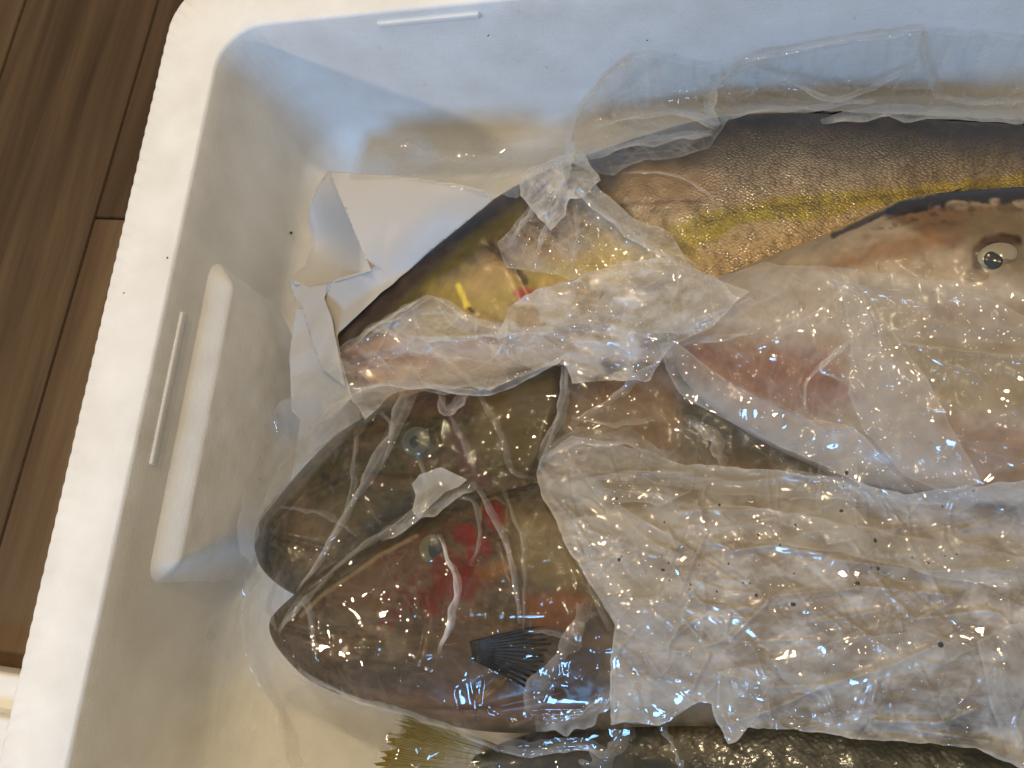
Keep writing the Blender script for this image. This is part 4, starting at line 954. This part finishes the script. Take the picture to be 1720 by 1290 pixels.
# 5. big milky film over the right half
big = empty('milky_film', tuple(P(1400, 850, .1)))
tag(big, 'large milky crumpled film sheet with dark specks covering the right half of the fish', 'plastic film', 'plastic films wrapped round the fish')
CR5 = [([(1150, 800), (1250, 810), (1400, 790)], .003, 10), ([(950, 600), (960, 680), (905, 780)], .004, 10), ([(1000, 800), (1160, 790)], .003, 9), ([(1010, 820), (1110, 830)], .003, 9), ([(1145, 858), (1295, 855)], .004, 9),
       ([(1350, 895), (1440, 885)], .003, 8), ([(1140, 930), (1100, 915)], .003, 8), ([(1200, 910), (1230, 925), (1300, 915), (1380, 930)], .005, 12), ([(1170, 840), (1185, 895), (1140, 1000)], .003, 9), ([(1040, 850), (1115, 895), (1170, 930)], .003, 10),
       ([(1560, 1090), (1480, 1125), (1390, 1150), (1300, 1190), (1230, 1215)], .006, 12), ([(1480, 1120), (1465, 1180)], .004, 9), ([(1470, 1210), (1580, 1215), (1640, 1190)], .006, 10), ([(1470, 1212), (1560, 1230), (1660, 1245)], .004, 8), ([(1380, 1150), (1300, 1155), (1210, 1130)], .003, 9),
       ([(1170, 1040), (1125, 1075), (1120, 1105)], .004, 8), ([(1190, 1100), (1160, 1160)], .004, 8), ([(1290, 1010), (1230, 1070)], .004, 8), ([(1225, 1030), (1220, 1060)], .003, 6), ([(1085, 1100), (1110, 1135), (1125, 1120)], .003, 7),
       ([(1660, 955), (1720, 965)], .004, 9), ([(1600, 1010), (1540, 1040), (1660, 1025)], .003, 9), ([(1680, 1120), (1690, 1180), (1720, 1250)], .005, 12), ([(1400, 940), (1560, 960), (1720, 950)], .004, 14), ([(1300, 1000), (1450, 985), (1600, 1000)], .004, 14)]
def hz5(X, Y):
    h = hz_noise(.24, .54, 70, 34, 701, rot=.2)(X, Y) + .12 * sm(.5, .7, fbm(X / 24, Y / 16, 705, 4))
    h += .16 * sm(.52, .66, fbm(X / 30, Y / 24, 702, 4)) * sm(900, 980, Y)
    h -= .10 * add_poly(X, Y, [(1280, 1170), (1420, 1130), (1600, 1150), (1640, 1245), (1300, 1215)], 24)
    h -= .05 * add_poly(X, Y, [(1000, 790), (1160, 790), (1340, 800), (1340, 870), (1150, 860), (1000, 850)], 20)
    h += .10 * add_poly(X, Y, [(900, 790), (960, 800), (1060, 880), (1140, 980), (1110, 1060), (1030, 1000), (940, 890)], 20)
    return np.maximum(h, .05)
sheet('film', [(905, 770), (960, 735), (1030, 740), (1150, 780), (1300, 790), (1400, 800), (1520, 830), (1650, 815), (1760, 800), (2000, 830), (2020, 1320), (1760, 1310), (1700, 1285), (1640, 1258), (1560, 1250), (1460, 1242), (1340, 1228), (1258, 1222), (1240, 1244), (1222, 1248), (1206, 1222), (1196, 1180), (1172, 1176), (1140, 1200), (1108, 1219), (1070, 1212), (1030, 1218), (1026, 1150), (1032, 1060), (1028, 1045), (1000, 992), (968, 945), (942, 905), (935, 870), (908, 830), (897, 795)],
      2, None, MILKY, haze=hz5, parent=big, tent=7, off=.004, crump=((60, 2.4, 61, 5, 40), (26, 1.5, 62, 0, 80)), sk=.10, creases=CR5 + rcreases(460, (900, 770, 2000, 1280), 30, 200, 0, 42, .0018, 6, 5), wob=6, edge_haze=.10, rim_lift=.0015)

def mfold(poly, hz, seed, rot=0.):
    return sheet('film_fold', poly, 2, None, MILKY, haze=hz_noise(hz * .5, hz * 1.4, 50, 24, seed, rot=rot), parent=big, tent=4, off=.002, crump=((28, 1.5, seed + 1, math.degrees(rot), 40), (12, .7, seed + 2, 0, 90)), creases=rcreases(30, (min(p[0] for p in poly), min(p[1] for p in poly), max(p[0] for p in poly), max(p[1] for p in poly)), 15, 70, math.degrees(rot), 40, .0013, 4.5, seed), wob=5, edge_haze=.10)
mfold([(1140, 862), (1210, 845), (1300, 856), (1450, 885), (1600, 915), (1760, 945), (1760, 995), (1600, 975), (1440, 935), (1300, 915), (1200, 905)], .20, 31, .15)
mfold([(1030, 1052), (1060, 1010), (1110, 1000), (1180, 1075), (1202, 1150), (1172, 1178), (1108, 1216), (1034, 1214)], .20, 32, 1.)
mfold([(1205, 1128), (1250, 1120), (1295, 1140), (1272, 1205), (1256, 1222), (1238, 1244), (1222, 1246), (1204, 1215)], .22, 33, 1.2)
mfold([(985, 806), (1060, 790), (1165, 792), (1160, 826), (1110, 848), (1010, 842)], .16, 34, 0.)
mfold([(1640, 1080), (1690, 1050), (1760, 1040), (1760, 1300), (1700, 1282), (1668, 1200)], .20, 35, 1.3)
mfold([(1375, 775), (1440, 768), (1436, 830), (1440, 905), (1390, 915), (1368, 850)], .16, 36, 1.5)
mfold([(960, 870), (1040, 860), (1120, 930), (1160, 1010), (1120, 1090), (1040, 1060), (1000, 985)], .16, 37, .8)
mfold([(1300, 1110), (1420, 1070), (1560, 1060), (1640, 1090), (1560, 1125), (1440, 1150), (1330, 1165)], .14, 38, -.2)
# 6. clear film over the pale fish, with folds lying on it
clear = empty('clear_film', tuple(P(1400, 600, .12)))
tag(clear, 'clear shiny film with long folds lying over the pale fish on the right', 'plastic film', 'plastic films wrapped round the fish')
CR6 = [([(1400, 470), (1446, 484), (1500, 498), (1572, 515)], .005, 8), ([(1448, 484), (1455, 520), (1470, 560)], .005, 8), ([(1460, 497), (1510, 512), (1528, 530), (1508, 568), (1514, 578), (1545, 555), (1572, 518)], .004, 7), ([(1490, 548), (1540, 553), (1580, 545)], .004, 7),
       ([(1635, 556), (1645, 600), (1640, 615)], .004, 7), ([(1600, 612), (1640, 625), (1660, 650)], .005, 9), ([(1520, 578), (1620, 595), (1720, 600)], .005, 10), ([(1190, 622), (1280, 668), (1350, 700), (1385, 725)], .005, 9), ([(1385, 718), (1432, 718), (1455, 740), (1525, 810)], .005, 8),
       ([(1382, 755), (1420, 725)], .004, 7), ([(1330, 740), (1390, 738), (1440, 752)], .004, 7), ([(1355, 612), (1340, 650), (1358, 690)], .003, 7), ([(1360, 615), (1420, 628)], .003, 7), ([(1385, 620), (1425, 572)], .003, 7), ([(1488, 560), (1505, 600), (1480, 612)], .004, 8),
       ([(1110, 560), (1160, 580), (1240, 560)], .003, 9), ([(1200, 480), (1260, 500), (1130, 560)], .004, 10), ([(1590, 740), (1680, 745), (1740, 750)], .003, 8), ([(1600, 745), (1650, 760), (1740, 775)], .003, 8), ([(1440, 760), (1500, 800), (1530, 830)], .004, 9),
       ([(1580, 500), (1660, 500), (1630, 515)], .003, 6), ([(1570, 440), (1620, 450)], .003, 6)]
def hz6(X, Y):
    h = hz_noise(.04, .14, 60, 40, 801, rot=.3)(X, Y)
    A = [(1110, 560), (1150, 520), (1200, 480), (1290, 445), (1400, 455), (1460, 490), (1480, 560), (1510, 640), (1420, 640), (1430, 580), (1400, 560), (1250, 550), (1180, 555)]
    h += .22 * add_poly(X, Y, A, 14)
    return h
sheet('film', [(948, 600), (1000, 585), (1060, 570), (1110, 545), (1150, 500), (1200, 466), (1280, 442), (1370, 447), (1450, 458), (1560, 470), (1640, 478), (1740, 498), (2000, 560), (2010, 850), (1740, 830), (1600, 850), (1400, 840), (1200, 830), (1050, 800), (960, 790), (905, 775), (930, 720), (948, 660)],
      2, None, FILM, haze=hz6, parent=clear, tent=6, off=.003, crump=((50, 2.2, 81, 25, 40), (24, 1.3, 82, 0, 80)), sk=.08, creases=CR6 + rcreases(230, (920, 450, 2000, 830), 30, 200, 22, 38, .0018, 6, 6), wob=5, edge_haze=.10)
def fold(poly, hz, seed, parent=clear, crump=((30, 1.6, 91, 30, 40), (12, .8, 92, 0, 90)), off=.002, creases=(), eh=.10):
    return sheet('film_fold', poly, 2.5, None, MILKY, haze=hz_noise(hz * .65, hz * 1.3, 60, 30, seed, rot=.5), parent=parent, tent=4, off=off, crump=crump, creases=creases, wob=3, edge_haze=eh)
fold([(1108, 578), (1130, 572), (1160, 592), (1220, 640), (1300, 680), (1360, 705), (1420, 712), (1450, 730), (1500, 790), (1560, 850), (1480, 835), (1390, 785), (1320, 755), (1240, 715), (1170, 680), (1140, 660), (1118, 620)], .20, 21, creases=[([(1190, 622), (1280, 668), (1350, 700), (1385, 725)], .004, 8), ([(1385, 718), (1432, 718), (1455, 740), (1525, 810)], .004, 8)])
fold([(1395, 452), (1450, 482), (1500, 560), (1560, 640), (1610, 740), (1650, 810), (1590, 830), (1520, 800), (1450, 720), (1425, 660), (1430, 590), (1420, 520)], .20, 22)
fold([(1400, 448), (1520, 462), (1640, 490), (1740, 540), (1900, 580), (1900, 620), (1740, 602), (1620, 592), (1510, 578), (1460, 500)], .13, 23, creases=[([(1400, 470), (1446, 484), (1500, 498), (1572, 515)], .004, 7), ([(1520, 575), (1620, 592), (1720, 598)], .004, 8)])
fold([(1110, 560), (1040, 570), (1000, 560), (980, 530), (1020, 490), (1080, 450), (1150, 440), (1200, 468), (1260, 490), (1200, 530), (1150, 560)], .30, 24, crump=((26, 2.4, 93, 20, 50), (11, 1.2, 94, 0, 90)))

# ------------------------------------------------------------------ water drops, specks
def scatter(name, spots, mat, parent, kind, flat=.5):
    V = []; Fc = []; S1, S2 = 10, 4
    for (x, y, r) in spots:
        z = float(samp(ZV, np.array([x]), np.array([y]))[0]); c = P(x, y, z + .0002); k = np.linalg.norm(P(x + 10, y, z) - c) / 10
        b = len(V); asp = random.uniform(.75, 1.25)
        for i in range(S2 + 1):
            ph = math.pi / 2 * i / S2
            for j in range(S1):
                a = 2 * math.pi * j / S1; V.append((c[0] + r * k * math.cos(ph) * math.cos(a) * asp, c[1] + r * k * math.cos(ph) * math.sin(a) / asp, c[2] + r * k * flat * math.sin(ph)))
        Fc += [[b + q for q in f] for f in grid_faces(S2 + 1, S1, True).tolist()]
    o = mesh_obj(name, V, Fc, mat); tag(o, kind=kind); return attach(o, parent)
def rspots(n, poly, r0, r1):
    p = np.array(poly); out = []
    while len(out) < n:
        x = random.uniform(p[:, 0].min(), p[:, 0].max()); y = random.uniform(p[:, 1].min(), p[:, 1].max())
        if inside(np.array([x]), np.array([y]), poly)[0]: out.append((x, y, r0 + (r1 - r0) * random.random() ** 3))
    return out
big_poly = [(960, 800), (1720, 850), (1720, 1230), (1060, 1190)]
sheet('film_fold', [(855, 520), (900, 490), (960, 470), (1040, 440), (1120, 432), (1200, 466), (1240, 500), (1190, 552), (1130, 575), (1112, 600), (1090, 640), (1010, 640), (960, 640), (948, 602), (900, 622), (850, 600), (836, 560)], 2, lambda X, Y, z: z + .004, MILKY, haze=hz_noise(.16, .62, 34, 26, 961, rot=-.4), parent=clear, tent=4, off=.003, crump=((34, 3.2, 97, -25, 50), (15, 1.8, 98, 20, 80)), creases=rcreases(110, (840, 432, 1240, 640), 15, 90, -25, 45, .002, 5, 13), sk=.15, wob=8, edge_haze=.12)
for k_, (pp, w_, h_) in enumerate([([(950, 606), (948, 660), (930, 720), (906, 772)], [10, 16, 14, 10], .30), ([(1110, 600), (1040, 660), (960, 716)], [8, 14, 8], .26), ([(905, 776), (960, 742), (1050, 735), (1140, 772)], [12, 26, 22, 10], .28), ([(1150, 700), (1200, 740), (1215, 790)], [14, 22, 16], .24), ([(960, 700), (1030, 712), (1100, 700)], [6, 12, 8], .24), ([(1300, 790), (1380, 800), (1460, 830)], [8, 14, 8], .2),
        ([(1130, 575), (1200, 566), (1280, 556)], [8, 12, 6], .26), ([(1352, 700), (1356, 640), (1400, 600), (1440, 560)], [5, 8, 8, 5], .26), ([(1420, 575), (1380, 622), (1424, 640)], [5, 8, 5], .28)]):
    strip(clear, pp, w_, h_, 140 + k_, off=.002)
scatter('water_drops', rspots(60, big_poly, 2.5, 8) + [(1412, 1200, 9), (1585, 1224, 7), (1625, 1225, 8), (1276, 1086, 9), (1200, 1008, 7), (1282, 1003, 7)], WATER, big, 'stuff')
scatter('water_drops', rspots(50, [(430, 700), (900, 640), (1000, 1180), (700, 1200), (440, 1000), (400, 1250)], 2, 6) + [(355, 1068, 8), (484, 1172, 8)], WATER, head_film, 'stuff')
scatter('water_drops', rspots(40, [(1120, 480), (1720, 480), (1720, 800), (1300, 780)], 2, 6) + [(1347, 514, 8), (1640, 462, 18)], WATER, clear, 'stuff')
scatter('water_drops', rspots(60, [(860, 380), (1100, 300), (1480, 270), (1400, 400), (1000, 480)], 1.5, 5), WATER, fish_back, 'stuff')
DIRT = plain_mat('dark_speck', (.02, .016, .012), .5)
scatter('dark_specks', [(1422, 794, 3.5), (1413, 858, 3), (1440, 980, 4), (1470, 908, 3.5), (1580, 1083, 5), (1332, 1015, 4), (1270, 1000, 3), (1475, 955, 3), (1040, 940, 3)] + rspots(26, [(960, 820), (1720, 820), (1720, 1000), (1080, 1000)], 1.5, 3), DIRT, big, 'stuff', .3)
scatter('dark_specks', [(281, 433, 1.6), (208, 492, 1.3), (489, 391, 2.6), (820, 60, 1.5), (1087, 68, 1.3)], DIRT, box, 'stuff', .3)
scatter('water_drops', rspots(70, [(560, 50), (800, 20), (1720, 10), (1720, 60), (1000, 130), (620, 180), (520, 110)], 1, 2.6), WATER, box, 'stuff', .6)
